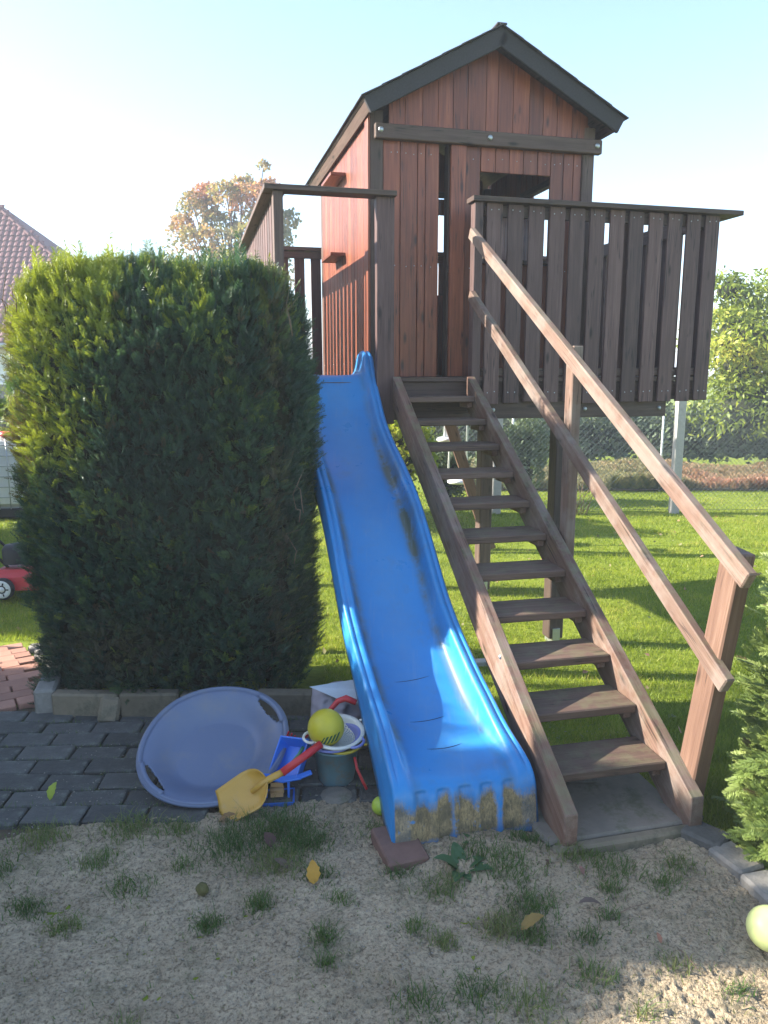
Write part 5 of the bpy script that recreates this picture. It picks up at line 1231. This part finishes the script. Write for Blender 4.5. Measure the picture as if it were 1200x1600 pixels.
# ------------------------------------------------------------------ weed and fallen leaves
def leaf_mesh(Lf, W, mat, curl=.25, fold=.15, n=8, wav=0.0):
    V = []; F = []
    for i in range(n + 1):
        q = i / n; w_ = W * math.sin(math.pi * min(1, q ** .8)) ** .8 * (1 + wav * math.sin(q * 22)) + .0006
        z = curl * Lf * math.sin(q * 2.2) * .5
        V += [(-w_, q * Lf, z + fold * w_), (0, q * Lf, z), (w_, q * Lf, z + fold * w_)]
    for i in range(n):
        for k in (0, 1): F.append((i * 3 + k, i * 3 + k + 1, (i + 1) * 3 + k + 1, (i + 1) * 3 + k))
    return mesh(V, F, mat, True)
M_WEED = simple('weed_leaf_green', (.055, .12, .045), .5, .4, 30, .25, .2, .002, transl=.25)
def weed(x, y, n, Lf, W, label, rot=0):
    o = thing('broad_leaf_weed', label, 'weed', (x, y, .01))
    for k in range(n):
        an = rot + k * 2 * math.pi / n + random.uniform(-.3, .3); l_ = Lf * random.uniform(.7, 1.15)
        put('leaf', leaf_mesh(l_, W * l_ / Lf, M_WEED, random.uniform(.2, .6), .25), T3(x, y, .012 + .006 * random.random(), an, random.uniform(.05, .35)), o)
weed(.262, 2.365, 8, .105, .024, 'broad leaved weed growing in sand before the slide', .3)
weed(.345, 2.50, 7, .08, .010, 'narrow leaved weed touching the slide end', 1.0)
def fallen(x, y, Lf, W, col, label, rz, rx, nm='fallen_leaf', z=None):
    m = simple('leaf_' + label.split()[0], col, .6, .3, 40, .25, .2, .002, transl=.3)
    tag(put(nm, leaf_mesh(Lf, W, m, .5, .3, wav=.12), T3(x, y, (z if z is not None else .014), rz, rx)), label, 'leaf')
fallen(-.235, 2.30, .075, .022, (.55, .30, .05), 'orange yellow leaf standing upright in a grass tuft', .2, .9)
fallen(.42, 2.085, .085, .020, (.30, .20, .06), 'olive brown leaf flat beside a grass tuft', -1.2, .12)
fallen(-1.33, 2.80, .07, .018, (.35, .42, .06), 'lime yellow leaf on the grey pavers', -.3, .7, z=.02)
fallen(-.63, 2.66, .07, .018, (.26, .16, .07), 'brown leaf on sand near the shovel blade', -1.4, .15)
fallen(-.40, 2.50, .06, .022, (.10, .05, .045), 'dark red brown leaf among the left tufts', .8, .5)
fallen(.55, 2.38, .035, .012, (.10, .05, .035), 'dark red leaf near the weed', -.8, .5)
fallen(.70, 2.20, .09, .014, (.16, .12, .10), 'grey brown curled leaf in mid sand', 1.9, .1)
fallen(-.33, 2.38, .06, .015, (.14, .10, .07), 'thin brown leaf beside the orange leaf', 1.2, .2)
fallen(.68, 2.35, .03, .008, (.28, .14, .11), 'faded pink red leaf on sand below the step', .4, .4)
# hollow walnut-like husk
bm = bmesh.new(); bmesh.ops.create_icosphere(bm, subdivisions=3, radius=.021)
for v_ in bm.verts: v_.co *= 1 + .12 * math.sin(v_.co.x * 260) * math.sin(v_.co.z * 240)
tag(put('walnut', bmf(bm, simple('husk', (.10, .09, .03), .8, .3, 60, .4, .5, .003), True), T3(-.60, 2.27, .018)), 'round dark green walnut husk in the left sand', 'walnut')
fallen(.83, 2.03, .03, .007, (.34, .16, .10), 'small red leaf tip at the sunlit border', .2, .4)
# thin dry sticks
for i, (x, y, a, l_) in enumerate([(.74, 2.16, .4, .12), (.9, 1.93, 1.9, .09), (-1.05, 2.5, 1.2, .09)]):
    tag(put('dry_stick', tube([(x, y, .012), (x + l_ * .5 * math.cos(a), y + l_ * .5 * math.sin(a), .02), (x + l_ * math.cos(a), y + l_ * math.sin(a), .014)], [.002, .0018, .001], 5, M_TWIG)),
        ['thin dry stick in the middle of the sand', 'thin dry stick at the sunlit sand border', 'thin dry stick on the left sand'][i], 'stick')
# bare shrub at the fence foot
bs = thing('bare_shrub', 'leafless pale twiggy shrub at the fence foot', 'shrub', (2.75, 10.7, -.3))
for k in range(14):
    a = random.uniform(-1, 1); pts = [(2.75 + .02 * k - .14, 10.7, -.3), (2.75 + .02 * k - .14 + a * .12, 10.7, -.05), (2.75 + .02 * k - .14 + a * .3, 10.7 + random.uniform(-.1, .1), random.uniform(.1, .35))]
    put('twig', tube(pts, [.006, .004, .002], 4, M_TWIG), None, bs)

# ------------------------------------------------------------------ thin volume added for the lens flare veil and lifted shadows
hm = bpy.data.materials.new('flare_veil_air'); hm.use_nodes = True; ht_ = hm.node_tree; ht_.nodes.clear()
pv = ht_.nodes.new('ShaderNodeVolumePrincipled'); pv.inputs['Color'].default_value = (.86, .92, 1, 1); pv.inputs['Density'].default_value = 0.0036; pv.inputs['Anisotropy'].default_value = 0.0
ho = ht_.nodes.new('ShaderNodeOutputMaterial'); ht_.links.new(pv.outputs[0], ho.inputs['Volume'])
tag(put('flare_veil', box_mesh(1900, 1700, 13.4, hm, 0), T3(0, 700, -1.4 + 6.7)), kind='stuff')
